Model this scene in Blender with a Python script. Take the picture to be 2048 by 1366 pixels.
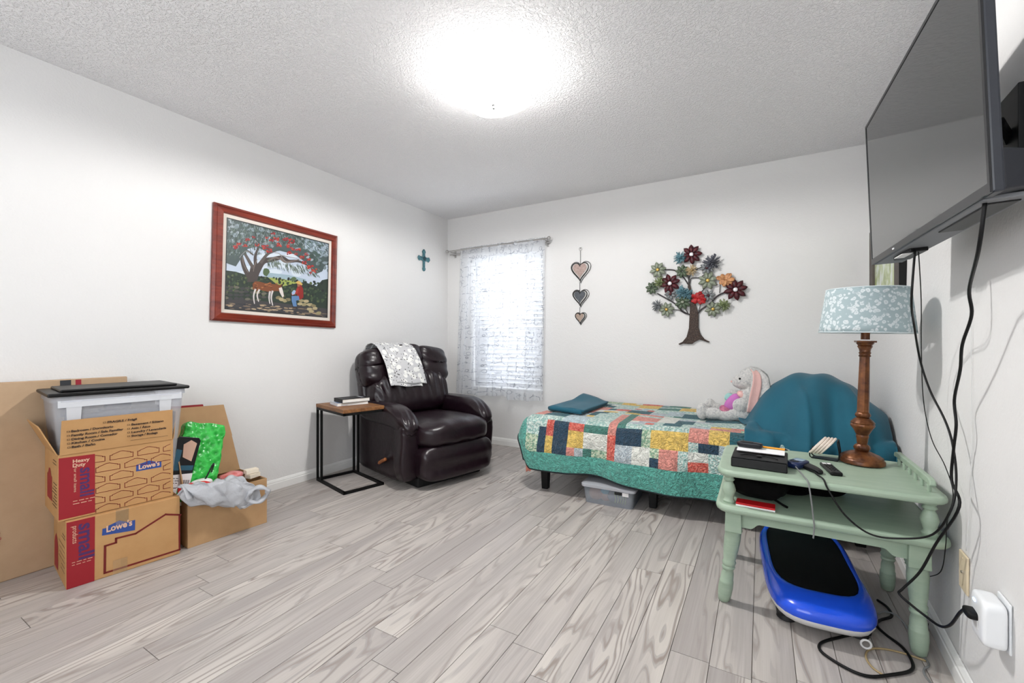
import bpy, bmesh, math, random
from math import sin, cos, pi, radians as rad, sqrt, atan2
from mathutils import Vector, Matrix, Euler

SC = bpy.context.scene
COL = SC.collection
for o in list(bpy.data.objects):
    bpy.data.objects.remove(o)

# ------------------------------------------------------------------ camera
cd = bpy.data.cameras.new('camera')
cam = bpy.data.objects.new('camera', cd)
COL.objects.link(cam)
cam.location = (0, 0, 1.0606)
cam.rotation_euler = (pi / 2, 0, 0.5241)
cd.sensor_width = 36
cd.lens = 860.7 / 2048 * 36
cd.shift_y = 2.5 / 2048
cd.clip_start = 0.02
SC.camera = cam

# ------------------------------------------------------------------ world, exposure
wd = bpy.data.worlds.new('world')
SC.world = wd
wd.use_nodes = True
bg = wd.node_tree.nodes['Background']
bg.inputs[0].default_value = (0.93, 0.965, 1.0, 1)
bg.inputs[1].default_value = 2.4
SC.view_settings.view_transform = 'Standard'
SC.view_settings.look = 'None'
SC.view_settings.gamma = 1
SC.view_settings.use_curve_mapping = False
SC.view_settings.exposure = 1.53
LAMP_W = 70.0        # each of the two bulbs, downwards
GLOW_W = 2.6         # what they throw up to the ceiling
PLATE_E = 1.0        # glow of the frosted glass
SC.cycles.use_denoising = True
SC.cycles.use_adaptive_sampling = True
SC.cycles.adaptive_threshold = .08
SC.cycles.max_bounces = 6
SC.cycles.diffuse_bounces = 4
SC.cycles.transparent_max_bounces = 8
SC.cycles.sample_clamp_indirect = 8
SC.cycles.caustics_reflective = False
SC.cycles.caustics_refractive = False

# ------------------------------------------------------------------ room numbers
XL, YB, CZ, YF = -3.04, 3.819, 2.44, -1.2
def wall_x(y, z=0.0):                # the right wall is not quite square to the back wall, nor quite plumb
    return 0.545 + (y - 1.96) * 0.0516 + .018 * z
WR_ANG = math.atan(0.0516)

# ------------------------------------------------------------------ helpers
def lin(c):
    c = c / 255
    return c / 12.92 if c <= 0.04045 else ((c + 0.055) / 1.055) ** 2.4
def rgb(r, g=None, b=None):
    if g is None:
        r, g, b = r
    return (lin(r), lin(g), lin(b), 1)

class NT:
    def __init__(s, m):
        s.m = m; s.t = m.node_tree; s.n = s.t.nodes; s.l = s.t.links
    def new(s, kind, **kw):
        n = s.n.new(kind)
        for k, v in kw.items():
            setattr(n, k, v)
        return n
    def link(s, a, b):
        s.l.new(a, b)
    def val(s, sock, v):
        if hasattr(v, 'is_output') or isinstance(v, bpy.types.NodeSocket):
            s.l.new(v, sock)
        else:
            sock.default_value = v
    def coord(s, kind='Object', scale=(1, 1, 1), rot=(0, 0, 0), loc=(0, 0, 0)):
        c = s.new('ShaderNodeTexCoord'); mp = s.new('ShaderNodeMapping')
        s.link(c.outputs[kind], mp.inputs[0])
        mp.inputs['Scale'].default_value = scale
        mp.inputs['Rotation'].default_value = rot
        mp.inputs['Location'].default_value = loc
        return mp.outputs[0]
    def noise(s, vec, scale, detail=2, rough=.5, dist=0):
        n = s.new('ShaderNodeTexNoise')
        s.link(vec, n.inputs['Vector'])
        n.inputs['Scale'].default_value = scale; n.inputs['Detail'].default_value = detail
        n.inputs['Roughness'].default_value = rough; n.inputs['Distortion'].default_value = dist
        return n.outputs[0]
    def voro(s, vec, scale, feature='F1', rnd=1, out=0):
        n = s.new('ShaderNodeTexVoronoi'); n.feature = feature
        s.link(vec, n.inputs['Vector']); n.inputs['Scale'].default_value = scale
        n.inputs['Randomness'].default_value = rnd
        return n.outputs[out]
    def ramp(s, fac, stops, interp='LINEAR'):
        n = s.new('ShaderNodeValToRGB'); n.color_ramp.interpolation = interp
        e = n.color_ramp.elements
        while len(e) < len(stops):
            e.new(.5)
        for i, (p, c) in enumerate(stops):
            e[i].position = p
            e[i].color = c if len(c) == 4 else (*c, 1)
        s.link(fac, n.inputs[0])
        return n.outputs[0]
    def mix(s, fac, a, b, mode='MIX'):
        n = s.new('ShaderNodeMix'); n.data_type = 'RGBA'; n.blend_type = mode
        s.val(n.inputs[0], fac); s.val(n.inputs[6], a); s.val(n.inputs[7], b)
        return n.outputs[2]
    def math(s, op, a, b=0.0, c=0.0):
        n = s.new('ShaderNodeMath'); n.operation = op
        s.val(n.inputs[0], a); s.val(n.inputs[1], b); s.val(n.inputs[2], c)
        return n.outputs[0]
    def bump(s, h, strength, dist=.01):
        n = s.new('ShaderNodeBump')
        s.link(h, n.inputs['Height']); n.inputs['Strength'].default_value = strength
        n.inputs['Distance'].default_value = dist
        return n.outputs[0]

def base(name):
    m = bpy.data.materials.new(name); m.use_nodes = True
    t = NT(m); b = t.n['Principled BSDF']
    return t, b
MATS = {}
def mat(name, c, rough=.5, metal=0, bump=None, var=None, spec=.5, coat=0, trans=0, ior=1.45, sheen=0, alpha=1, emit=None):
    """plain procedural material: colour, optional noise variation and noise bump"""
    if name in MATS:
        return MATS[name]
    t, b = base(name)
    b.inputs['Base Color'].default_value = rgb(c)
    b.inputs['Roughness'].default_value = rough
    b.inputs['Metallic'].default_value = metal
    b.inputs['Specular IOR Level'].default_value = spec
    b.inputs['Coat Weight'].default_value = coat
    b.inputs['Transmission Weight'].default_value = trans
    b.inputs['IOR'].default_value = ior
    b.inputs['Sheen Weight'].default_value = sheen
    b.inputs['Alpha'].default_value = alpha
    if var:
        sc, c2, det = var
        v = t.coord()
        f = t.ramp(t.noise(v, sc, det), [(.35, (0, 0, 0)), (.65, (1, 1, 1))])
        t.link(t.mix(f, rgb(c), rgb(c2)), b.inputs['Base Color'])
    if bump:
        sc, st, ds = bump
        v = t.coord()
        t.link(t.bump(t.noise(v, sc, 3), st, ds), b.inputs['Normal'])
    if emit:
        b.inputs['Emission Color'].default_value = rgb(emit[0])
        b.inputs['Emission Strength'].default_value = emit[1]
    MATS[name] = t.m
    return t.m

def spline(pts, per=8, closed=False):
    P = [Vector(p) for p in pts]; n = len(P); out = []
    rng = n if closed else n - 1
    for i in range(rng):
        if closed:
            p0, p1, p2, p3 = P[(i - 1) % n], P[i], P[(i + 1) % n], P[(i + 2) % n]
        else:
            p0, p1, p2, p3 = P[max(i - 1, 0)], P[i], P[i + 1], P[min(i + 2, n - 1)]
        for k in range(per):
            t = k / per
            out.append(.5 * ((2 * p1) + (p2 - p0) * t + (2 * p0 - 5 * p1 + 4 * p2 - p3) * t * t + (3 * p1 - p0 - 3 * p2 + p3) * t ** 3))
    if not closed:
        out.append(P[-1].copy())
    return out

def smoothstep(a, b, x):
    t = max(0, min(1, (x - a) / (b - a)))
    return t * t * (3 - 2 * t)

class MB:
    """collects geometry for ONE mesh object"""
    def __init__(s):
        s.v = []; s.f = []; s.c = []
    def add(s, vs, fs, col=None):
        k = len(s.v)
        s.v += [tuple(p) for p in vs]
        s.f += [tuple(i + k for i in f) for f in fs]
        s.c += [col] * len(fs)
        return s
    def box(s, x0, x1, y0, y1, z0, z1, R=None, c=None, col=None):
        vs = [(x, y, z) for x in (x0, x1) for y in (y0, y1) for z in (z0, z1)]
        if R is not None:
            vs = [R @ Vector(p) + Vector(c or (0, 0, 0)) for p in vs]
        return s.add(vs, [(0, 1, 3, 2), (4, 6, 7, 5), (0, 4, 5, 1), (2, 3, 7, 6), (0, 2, 6, 4), (1, 5, 7, 3)], col)
    def hexa(s, b, t):
        """bottom 4 points (ccw from above), top 4 points"""
        return s.add(list(b) + list(t), [(3, 2, 1, 0), (4, 5, 6, 7), (0, 1, 5, 4), (1, 2, 6, 5), (2, 3, 7, 6), (3, 0, 4, 7)])
    def tube(s, pts, r, n=8, closed=False):
        P = [Vector(p) for p in pts]; m = len(P)
        rs = r if isinstance(r, (list, tuple)) else [r] * m
        T = []
        for i in range(m):
            a = P[(i - 1) % m] if (closed or i > 0) else P[i]
            b = P[(i + 1) % m] if (closed or i < m - 1) else P[i]
            d = b - a
            T.append(d.normalized() if d.length > 1e-9 else Vector((0, 0, 1)))
        up = Vector((0, 0, 1)) if abs(T[0].z) < .9 else Vector((1, 0, 0))
        N = (up - T[0] * up.dot(T[0])).normalized()
        vs = []
        for i in range(m):
            N = N - T[i] * N.dot(T[i])
            N = N.normalized() if N.length > 1e-6 else T[i].orthogonal().normalized()
            B = T[i].cross(N)
            for k in range(n):
                a = 2 * pi * k / n
                vs.append(P[i] + (N * cos(a) + B * sin(a)) * rs[i])
        fs = []
        for i in range(m if closed else m - 1):
            j = (i + 1) % m
            for k in range(n):
                l = (k + 1) % n
                fs.append((i * n + k, i * n + l, j * n + l, j * n + k))
        if not closed:
            fs.append(tuple(range(n - 1, -1, -1)))
            fs.append(tuple((m - 1) * n + k for k in range(n)))
        return s.add(vs, fs)
    def lathe(s, prof, n=24, c=(0, 0, 0), sx=1, sy=1, flute=None, caps=True, sq=0):
        vs = []
        for (r, z) in prof:
            for k in range(n):
                a = 2 * pi * k / n
                rr = r
                if flute:
                    rr = r * (1 + flute(z, a))
                if sq:
                    e = sq
                    rr = r / (abs(cos(a)) ** e + abs(sin(a)) ** e) ** (1 / e)
                vs.append((c[0] + rr * cos(a) * sx, c[1] + rr * sin(a) * sy, c[2] + z))
        m = len(prof); fs = []
        for i in range(m - 1):
            for k in range(n):
                l = (k + 1) % n
                fs.append((i * n + k, i * n + l, (i + 1) * n + l, (i + 1) * n + k))
        if caps:
            fs.append(tuple(range(n - 1, -1, -1)))
            fs.append(tuple((m - 1) * n + k for k in range(n)))
        return s.add(vs, fs)
    def grid(s, fn, nu, nv, wrap=False):
        vs = [fn(i / nu, j / nv) for j in range(nv + 1) for i in range(nu + (0 if wrap else 1))]
        w = nu if wrap else nu + 1
        fs = []
        for j in range(nv):
            for i in range(nu):
                i2 = (i + 1) % w if wrap else i + 1
                fs.append((j * w + i, j * w + i2, (j + 1) * w + i2, (j + 1) * w + i))
        return s.add(vs, fs)
    def prism(s, poly, fn, d0, d1, col=None):
        """poly: 2-D outline, fn(a,b,d)->xyz, extruded from d0 to d1"""
        n = len(poly)
        vs = [fn(a, b, d0) for a, b in poly] + [fn(a, b, d1) for a, b in poly]
        fs = [tuple(range(n - 1, -1, -1)), tuple(range(n, 2 * n))]
        fs += [(i, (i + 1) % n, n + (i + 1) % n, n + i) for i in range(n)]
        return s.add(vs, fs, col)
    def flat(s, poly, fn, d, col=None):
        return s.add([fn(a, b, d) for a, b in poly], [tuple(range(len(poly)))], col)
    def cushion(s, c, size, e=4, n=10, R=None, deform=None):
        """puffy rounded block"""
        c = Vector(c); hx, hy, hz = size[0] / 2, size[1] / 2, size[2] / 2
        idx = {}; vs = []; fs = []
        def vert(p):
            key = tuple(round(q * 1000) for q in p)
            if key in idx:
                return idx[key]
            q = [math.copysign(abs(t) ** .85, t) if t else 0 for t in p]
            l = (abs(q[0]) ** e + abs(q[1]) ** e + abs(q[2]) ** e) ** (1 / e)
            w = Vector((q[0] / l * hx, q[1] / l * hy, q[2] / l * hz))
            if deform:
                w = deform(w)
            if R is not None:
                w = R @ w
            idx[key] = len(vs); vs.append(w + c)
            return idx[key]
        for ax in range(3):
            for sg in (-1, 1):
                for i in range(n):
                    for j in range(n):
                        q = []
                        for (di, dj) in ((0, 0), (1, 0), (1, 1), (0, 1)):
                            a = -1 + 2 * (i + di) / n; b = -1 + 2 * (j + dj) / n
                            p = [0, 0, 0]; p[ax] = sg; p[(ax + 1) % 3] = a; p[(ax + 2) % 3] = b
                            q.append(vert(p))
                        if sg < 0:
                            q = q[::-1]
                        fs.append(tuple(q))
        return s.add(vs, fs)
    def build(s, name, m, parent=None, smooth=None, bevel=0, seg=2, solid=0, sub=0, off=0):
        me = bpy.data.meshes.new(name)
        me.from_pydata(s.v, [], s.f)
        me.validate(); me.update()
        if any(c is not None for c in s.c) and len(me.polygons) == len(s.c):
            at = me.color_attributes.new('Col', 'FLOAT_COLOR', 'CORNER')
            for p in me.polygons:
                c = s.c[p.index] or (.5, .5, .5, 1)
                for li in p.loop_indices:
                    at.data[li].color = c
        if m is not None:
            me.materials.append(MATS[m] if isinstance(m, str) else m)
        if smooth is not None:
            for p in me.polygons:
                p.use_smooth = True
            if smooth < 180:
                me.set_sharp_from_angle(angle=rad(smooth))
        o = bpy.data.objects.new(name, me)
        COL.objects.link(o)
        if parent is not None:
            o.parent = parent
        if solid:
            md = o.modifiers.new('solid', 'SOLIDIFY'); md.thickness = solid; md.offset = off
        if bevel:
            md = o.modifiers.new('bevel', 'BEVEL'); md.width = bevel; md.segments = seg
            md.limit_method = 'ANGLE'; md.angle_limit = rad(40)
        if sub:
            md = o.modifiers.new('sub', 'SUBSURF'); md.levels = sub; md.render_levels = sub
        return o

def tag(o, label=None, cat=None, group=None, kind=None):
    if label: o['label'] = label
    if cat: o['category'] = cat
    if group: o['group'] = group
    if kind: o['kind'] = kind
    return o
def thing(name, label, cat, loc=(0, 0, 0), rz=0, group=None):
    o = bpy.data.objects.new(name, None)
    o.empty_display_size = .05
    COL.objects.link(o)
    o.location = loc; o.rotation_euler = (0, 0, rz)
    return tag(o, label, cat, group)
def RZ(a): return Matrix.Rotation(a, 3, 'Z')
def RY(a): return Matrix.Rotation(a, 3, 'Y')
def RX(a): return Matrix.Rotation(a, 3, 'X')

def homography(quad):
    """quad TL,TR,BR,BL in some sheet's coordinates -> function to (a right, b up) in 0..1"""
    import numpy as np
    A = []; B = []
    for (x, y), (a, b) in zip(quad, ((0, 1), (1, 1), (1, 0), (0, 0))):
        A.append([x, y, 1, 0, 0, 0, -a * x, -a * y]); B.append(a)
        A.append([0, 0, 0, x, y, 1, -b * x, -b * y]); B.append(b)
    h = np.linalg.solve(np.array(A, float), np.array(B, float))
    def f(x, y):
        w = h[6] * x + h[7] * y + 1
        return ((h[0] * x + h[1] * y + h[2]) / w, (h[3] * x + h[4] * y + h[5]) / w)
    return f

def text_mesh(body, size=1.0, bold=0.0, align='LEFT', shear=0):
    c = bpy.data.curves.new('lettering', 'FONT')
    c.body = body; c.size = size; c.offset = bold; c.align_x = align; c.resolution_u = 3; c.shear = shear
    o = bpy.data.objects.new('lettering', c); COL.objects.link(o)
    me = bpy.data.meshes.new_from_object(o.evaluated_get(bpy.context.evaluated_depsgraph_get()))
    vs = [(v.co.x, v.co.y) for v in me.vertices]; fs = [tuple(p.vertices) for p in me.polygons]
    bpy.data.objects.remove(o); bpy.data.meshes.remove(me); bpy.data.curves.remove(c)
    return vs, fs
def lettering(mb, body, size, O, A, B, bold=0.0, align='LEFT', width=None, shear=0):
    """adds flat letters; O start of baseline, A writing direction, B up direction (unit vectors)"""
    vs, fs = text_mesh(body, size, bold, align, shear)
    k = 1
    if width and vs:
        w = max(v[0] for v in vs) - min(v[0] for v in vs)
        k = width / w
    O, A, B = Vector(O), Vector(A), Vector(B)
    mb.add([O + A * (x * k) + B * y for x, y in vs], fs)
# ------------------------------------------------------------------ surfaces
def wall_mat(name, c, sc, st):
    t, b = base(name)
    b.inputs['Base Color'].default_value = rgb(c)
    b.inputs['Roughness'].default_value = .75
    b.inputs['Specular IOR Level'].default_value = .25
    g = t.new('ShaderNodeNewGeometry')
    n1 = t.noise(g.outputs['Position'], sc, 2, .5)
    n2 = t.noise(g.outputs['Position'], sc * .35, 2, .5)
    h = t.math('ADD', n1, n2)
    t.link(t.bump(h, st, .004), b.inputs['Normal'])
    MATS[name] = t.m
wall_mat('wall_paint', (226, 225, 224), 120, .28)
def ceiling_mat():
    t, b = base('ceiling_texture')
    b.inputs['Base Color'].default_value = rgb(246, 245, 246)
    b.inputs['Roughness'].default_value = .85
    b.inputs['Specular IOR Level'].default_value = .2
    g = t.new('ShaderNodeNewGeometry')
    n1 = t.noise(g.outputs['Position'], 92, 2, .55, .5)
    r = t.ramp(n1, [(.42, (0, 0, 0)), (.58, (1, 1, 1))])
    t.link(t.bump(r, .75, .006), b.inputs['Normal'])
    MATS['ceiling_texture'] = t.m
ceiling_mat()
mat('trim_paint', (238, 238, 236), .4)
mat('joint_dark', (112, 104, 98), .8)

def plank_mat():
    t, b = base('plank_wood')
    g = t.new('ShaderNodeNewGeometry'); oi = t.new('ShaderNodeObjectInfo')
    sep = t.new('ShaderNodeSeparateXYZ'); t.link(g.outputs['Position'], sep.inputs[0])
    off = t.math('MULTIPLY', oi.outputs['Random'], 53.0)
    def vec(kx, ky):
        c = t.new('ShaderNodeCombineXYZ')
        t.link(t.math('ADD', t.math('MULTIPLY', sep.outputs[0], kx), off), c.inputs[0])
        t.link(t.math('ADD', t.math('MULTIPLY', sep.outputs[1], ky), off), c.inputs[1])
        t.link(off, c.inputs[2])
        return c.outputs[0]
    body = t.noise(vec(7.0, 0.9), 1.0, 2.5, .55, .35)
    ring = t.math('SINE', t.math('MULTIPLY', body, 78.0))
    dark = t.ramp(ring, [(.70, (0, 0, 0)), (.98, (1, 1, 1))])
    lite = t.ramp(ring, [(.02, (1, 1, 1)), (.30, (0, 0, 0))])
    mask = t.ramp(t.noise(vec(6, .8), 1.0, 2), [(.42, (0, 0, 0)), (.66, (1, 1, 1))])
    fine = t.noise(vec(170, 3.2), 1.0, 3, .6)
    streak = t.ramp(t.noise(vec(24, .7), 1.0, 3, .6), [(.36, (0, 0, 0)), (.72, (1, 1, 1))])
    tone = t.ramp(oi.outputs['Random'], [(0, rgb(182, 176, 172)), (.5, rgb(170, 164, 161)), (1, rgb(187, 181, 176))])
    c = t.mix(t.math('MULTIPLY', streak, .38), tone, rgb(142, 134, 129))
    c = t.mix(t.ramp(fine, [(.35, (.32, .32, .32)), (.62, (0, 0, 0))]), c, rgb(146, 138, 132))
    c = t.mix(t.math('MULTIPLY', t.math('MULTIPLY', dark, mask), .72), c, rgb(134, 120, 110))
    c = t.mix(t.math('MULTIPLY', t.math('MULTIPLY', lite, mask), .45), c, rgb(222, 215, 206))
    t.link(c, b.inputs['Base Color'])
    b.inputs['Roughness'].default_value = .42
    b.inputs['Specular IOR Level'].default_value = .35
    t.link(t.bump(fine, .12, .001), b.inputs['Normal'])
    MATS['plank_wood'] = t.m
plank_mat()

# ------------------------------------------------------------------ floor
XRF, XRB = wall_x(YF), wall_x(YB)
m = MB(); m.prism([(XL, YF), (XRF, YF), (XRB, YB), (XL, YB)], lambda a, b, d: (a, b, d), -.06, -.0035)
floor = tag(m.build('floor', 'joint_dark'), kind='structure')
PW = .1225; PX0 = -.025; GAP = .0022; PL = 1.22
um = MB(); um.box(-.5, .5, -.5, .5, -1, 0)
umesh = None
joints = {-1: [1.548], 0: [1.56, 2.30], -2: [1.56], 1: [1.62], -3: [2.20], -4: [2.05, 1.0], -5: [2.44, 1.63], -6: [2.54], -7: [1.36]}
rnd = random.Random(4)
def clipx(x0, x1, ymid):
    return max(x0, XL), min(x1, wall_x(ymid))
for k in range(-26, 7):
    x0 = PX0 + k * PW
    x1 = x0 + PW
    if x1 <= XL or x0 >= wall_x(YB):
        continue
    js = joints.get(k)
    j0 = js[0] if js else rnd.uniform(0, PL)
    cuts = [YF, YB]
    y = j0
    while y > YF:
        cuts.append(y); y -= PL
    y = j0 + PL
    while y < YB:
        cuts.append(y); y += PL
    cuts = sorted(c for c in cuts if YF <= c <= YB)
    for a, b_ in zip(cuts, cuts[1:]):
        if b_ - a < .05:
            continue
        xa, xb = clipx(x0, x1, b_)
        if xb - xa < .02:
            continue
        if umesh is None:
            o = um.build('plank', 'plank_wood', floor); umesh = o.data
        else:
            o = bpy.data.objects.new('plank', umesh); COL.objects.link(o); o.parent = floor
        o.location = ((xa + xb) / 2, (a + b_) / 2, 0)
        o.scale = (xb - xa - GAP, b_ - a - GAP, .0035)

# ------------------------------------------------------------------ walls and ceiling
T = .12
m = MB(); m.prism([(XL - T, YF - T), (XRF + T, YF - T), (XRB + .2, YB + T), (XL - T, YB + T)], lambda a, b, d: (a, b, d), CZ, CZ + .1)
tag(m.build('ceiling', 'ceiling_texture'), kind='structure')
m = MB(); m.box(XL - T, XL, YF - T, YB + .16, -.06, CZ)
tag(m.build('wall_left', 'wall_paint'), kind='structure')
# wall behind the camera, with an unseen window added for fill daylight
FX0, FX1, FZ0, FZ1 = -2.0, .2, .75, 2.3
m = MB(); m.box(XL, FX0, YF - T, YF, -.06, CZ); m.box(FX1, XRF + .06, YF - T, YF, -.06, CZ)
m.box(FX0, FX1, YF - T, YF, -.06, FZ0); m.box(FX0, FX1, YF - T, YF, FZ1, CZ)
tag(m.build('wall_front', 'wall_paint'), kind='structure')
def portal(x, y, z, sx, sz, rx):
    ld = bpy.data.lights.new('window_portal', 'AREA'); ld.shape = 'RECTANGLE'; ld.size = sx; ld.size_y = sz
    ld.cycles.is_portal = True
    lo = bpy.data.objects.new('window_portal', ld); COL.objects.link(lo); lo.location = (x, y, z); lo.rotation_euler = (rx, 0, 0)
portal((FX0 + FX1) / 2, YF - T, (FZ0 + FZ1) / 2, FX1 - FX0, FZ1 - FZ0, rad(90))
m = MB(); Y2 = YB + .16
m.hexa([(wall_x(YF - T, z), YF - T, z) if k == 0 else (XRB + .25, YF - T, z) if k == 1 else (XRB + .25, Y2, z) if k == 2 else (wall_x(Y2, z), Y2, z) for z in (-.06,) for k in range(4)],
       [(wall_x(YF - T, z), YF - T, z) if k == 0 else (XRB + .25, YF - T, z) if k == 1 else (XRB + .25, Y2, z) if k == 2 else (wall_x(Y2, z), Y2, z) for z in (CZ,) for k in range(4)])
tag(m.build('wall_right', 'wall_paint'), kind='structure')
# back wall with the window opening
WX0, WX1, WZ0, WZ1 = -2.72, -1.86, .555, 1.985
m = MB()
m.box(XL, WX0, YB, YB + .16, -.06, CZ); m.box(WX1, XRB + .06, YB, YB + .16, -.06, CZ)
m.box(WX0, WX1, YB, YB + .16, -.06, WZ0); m.box(WX0, WX1, YB, YB + .16, WZ1, CZ)
tag(m.build('wall_back', 'wall_paint'), kind='structure')

portal((WX0 + WX1) / 2, YB + .18, (WZ0 + WZ1) / 2, WX1 - WX0, WZ1 - WZ0, rad(-90))

# baseboards: flat board with a stepped, rounded top
def baseboard(name, p0, p1, nrm):
    p0, p1, nrm = Vector(p0), Vector(p1), Vector(nrm)
    prof = [(0, 0), (.014, 0), (.014, .046), (.011, .050), (.011, .058), (.007, .066), (.004, .072), (0, .074)]
    m = MB()
    n = len(prof)
    vs = [p0 + nrm * a + Vector((0, 0, b)) for a, b in prof] + [p1 + nrm * a + Vector((0, 0, b)) for a, b in prof]
    fs = [tuple(range(n)), tuple(range(2 * n - 1, n - 1, -1))] + [(i, n + i, n + (i + 1) % n, (i + 1) % n) for i in range(n)]
    m.add(vs, fs)
    return tag(m.build(name, 'trim_paint'), kind='structure')
baseboard('baseboard_left', (XL, YF, 0), (XL, YB, 0), (1, 0, 0))
baseboard('baseboard_back', (XL + .014, YB, 0), (XRB - .014, YB, 0), (0, -1, 0))
rn = Vector((-cos(WR_ANG), sin(WR_ANG), 0))
baseboard('baseboard_right', (XRF, YF, 0), (XRB, YB, 0), rn)

# ------------------------------------------------------------------ window
mat('vinyl_white', (240, 241, 242), .35)
t, b = base('window_glass')
tp = t.new('ShaderNodeBsdfTransparent'); gl_ = t.new('ShaderNodeBsdfGlossy'); gl_.inputs['Roughness'].default_value = .02
mx = t.new('ShaderNodeMixShader'); mx.inputs[0].default_value = .07
t.link(tp.outputs[0], mx.inputs[1]); t.link(gl_.outputs[0], mx.inputs[2]); t.link(mx.outputs[0], t.n['Material Output'].inputs[0])
MATS['window_glass'] = t.m
win = thing('window_1', None, None, ((WX0 + WX1) / 2, YB + .12, WZ0)); win['kind'] = 'structure'
hw = (WX1 - WX0) / 2; hh = WZ1 - WZ0
m = MB()
m.box(-hw, -hw + .045, -.02, .04, 0, hh); m.box(hw - .045, hw, -.02, .04, 0, hh)
m.box(-hw + .045, hw - .045, -.02, .04, 0, .05); m.box(-hw + .045, hw - .045, -.02, .04, hh - .05, hh)
m.box(-hw + .045, hw - .045, -.015, .035, hh * .5 - .02, hh * .5 + .02)
m.build('window_frame', 'vinyl_white', win, bevel=.003)
for z0, z1 in ((.05, hh * .5 - .02), (hh * .5 + .02, hh - .05)):
    m = MB(); m.box(-hw + .045, hw - .045, .008, .012, z0, z1); m.build('pane', 'window_glass', win)
m = MB(); m.box(-hw, hw, -.12, -.02, 0, .012); m.build('window_sill', 'trim_paint', win, bevel=.003)
fill_win = thing('fill_window', None, None, ((FX0 + FX1) / 2, YF - .08, FZ0)); fill_win['kind'] = 'structure'  # invented window out of view, added to let in fill light
h2 = (FX1 - FX0) / 2; v2 = FZ1 - FZ0
m = MB()
for x in (-h2, -.02, h2 - .04):
    m.box(x, x + .04, -.03, .03, 0, v2)
m.box(-h2, h2, -.03, .03, 0, .04); m.box(-h2, h2, -.03, .03, v2 - .04, v2)
m.build('window_frame', 'vinyl_white', fill_win, bevel=.003)
for x0, x1 in ((-h2 + .04, -.02), (.02, h2 - .04)):
    m = MB(); m.box(x0, x1, -.003, .003, .04, v2 - .04); m.build('pane', 'window_glass', fill_win)

# blind: headrail, slats, ladder cords, bottom rail
def blind_mat():
    t, b = base('blind_white')
    b.inputs['Base Color'].default_value = rgb(243, 244, 246)
    b.inputs['Roughness'].default_value = .45
    tr = t.new('ShaderNodeBsdfTranslucent'); tr.inputs[0].default_value = rgb(246, 248, 252)
    mx = t.new('ShaderNodeMixShader'); mx.inputs[0].default_value = .26
    t.link(b.outputs[0], mx.inputs[1]); t.link(tr.outputs[0], mx.inputs[2])
    t.link(mx.outputs[0], t.n['Material Output'].inputs[0])
    MATS['blind_white'] = t.m
blind_mat()
bl = thing('window_blind', 'white horizontal slat blind lowered behind the sheer curtain', 'blind', ((WX0 + WX1) / 2, YB + .055, WZ0 + .012))
m = MB(); m.box(-hw + .008, hw - .008, -.03, .03, hh - .065, hh - .014); m.build('headrail', 'vinyl_white', bl, bevel=.003)
m = MB(); m.box(-hw + .01, hw - .01, -.025, .025, .004, .02); m.build('bottom_rail', 'vinyl_white', bl, bevel=.003)
ns = 30; smesh = None
for i in range(ns):
    z = .05 + (hh - .13) * i / (ns - 1)
    if smesh is None:
        m = MB(); m.grid(lambda u, v: ((-hw + .01) + u * (2 * hw - .02), -.025 + v * .05, .004 * (1 - (2 * v - 1) ** 2)), 1, 4)
        o = m.build('slat', 'blind_white', bl, smooth=60, solid=.0025); smesh = o.data
    else:
        o = bpy.data.objects.new('slat', smesh); COL.objects.link(o); o.parent = bl
        md = o.modifiers.new('solid', 'SOLIDIFY'); md.thickness = .0025; md.offset = 0
    o.location = (0, 0, z)
    o.rotation_euler = (rad(-40 if i > 13 else -66), 0, 0)
for x in (-.28, .28):
    m = MB(); m.tube([(x, -.026, .02), (x, -.026, hh - .06)], .0018, 6); m.build('ladder_cord', 'vinyl_white', bl)

# ------------------------------------------------------------------ curtain and rod
mat('brushed_nickel', (190, 188, 186), .3, metal=.9)
rod = thing('curtain_rod', 'slim silver double curtain rod above the window', 'curtain rod', (0, YB, 2.06))
m = MB(); m.tube([(-2.965, -.085, 0), (-1.765, -.085, 0)], .008, 10); m.build('rod', 'brushed_nickel', rod, smooth=60)
m = MB(); m.tube([(-2.975, -.04, -.03), (-1.765, -.04, -.03)], .007, 10); m.build('rod', 'brushed_nickel', rod, smooth=60)
for x, sg in ((-2.965, -1), (-1.765, 1)):
    m = MB(); m.lathe([(.009, 0), (.016, .004), (.019, .014), (.016, .024), (.008, .030), (.002, .032)], 14)
    o = m.build('finial', 'brushed_nickel', rod, smooth=60); o.location = (x, -.085, 0); o.rotation_euler = (0, sg * pi / 2, 0)
for x in (-2.93, -1.80):
    m = MB(); m.box(x - .012, x + .012, -.006, -.001, -.06, .03); m.box(x - .006, x + .006, -.092, -.006, -.014, -.008); m.box(x - .006, x + .006, -.048, -.006, -.044, -.037)
    m.build('bracket', 'brushed_nickel', rod, bevel=.002)

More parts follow.
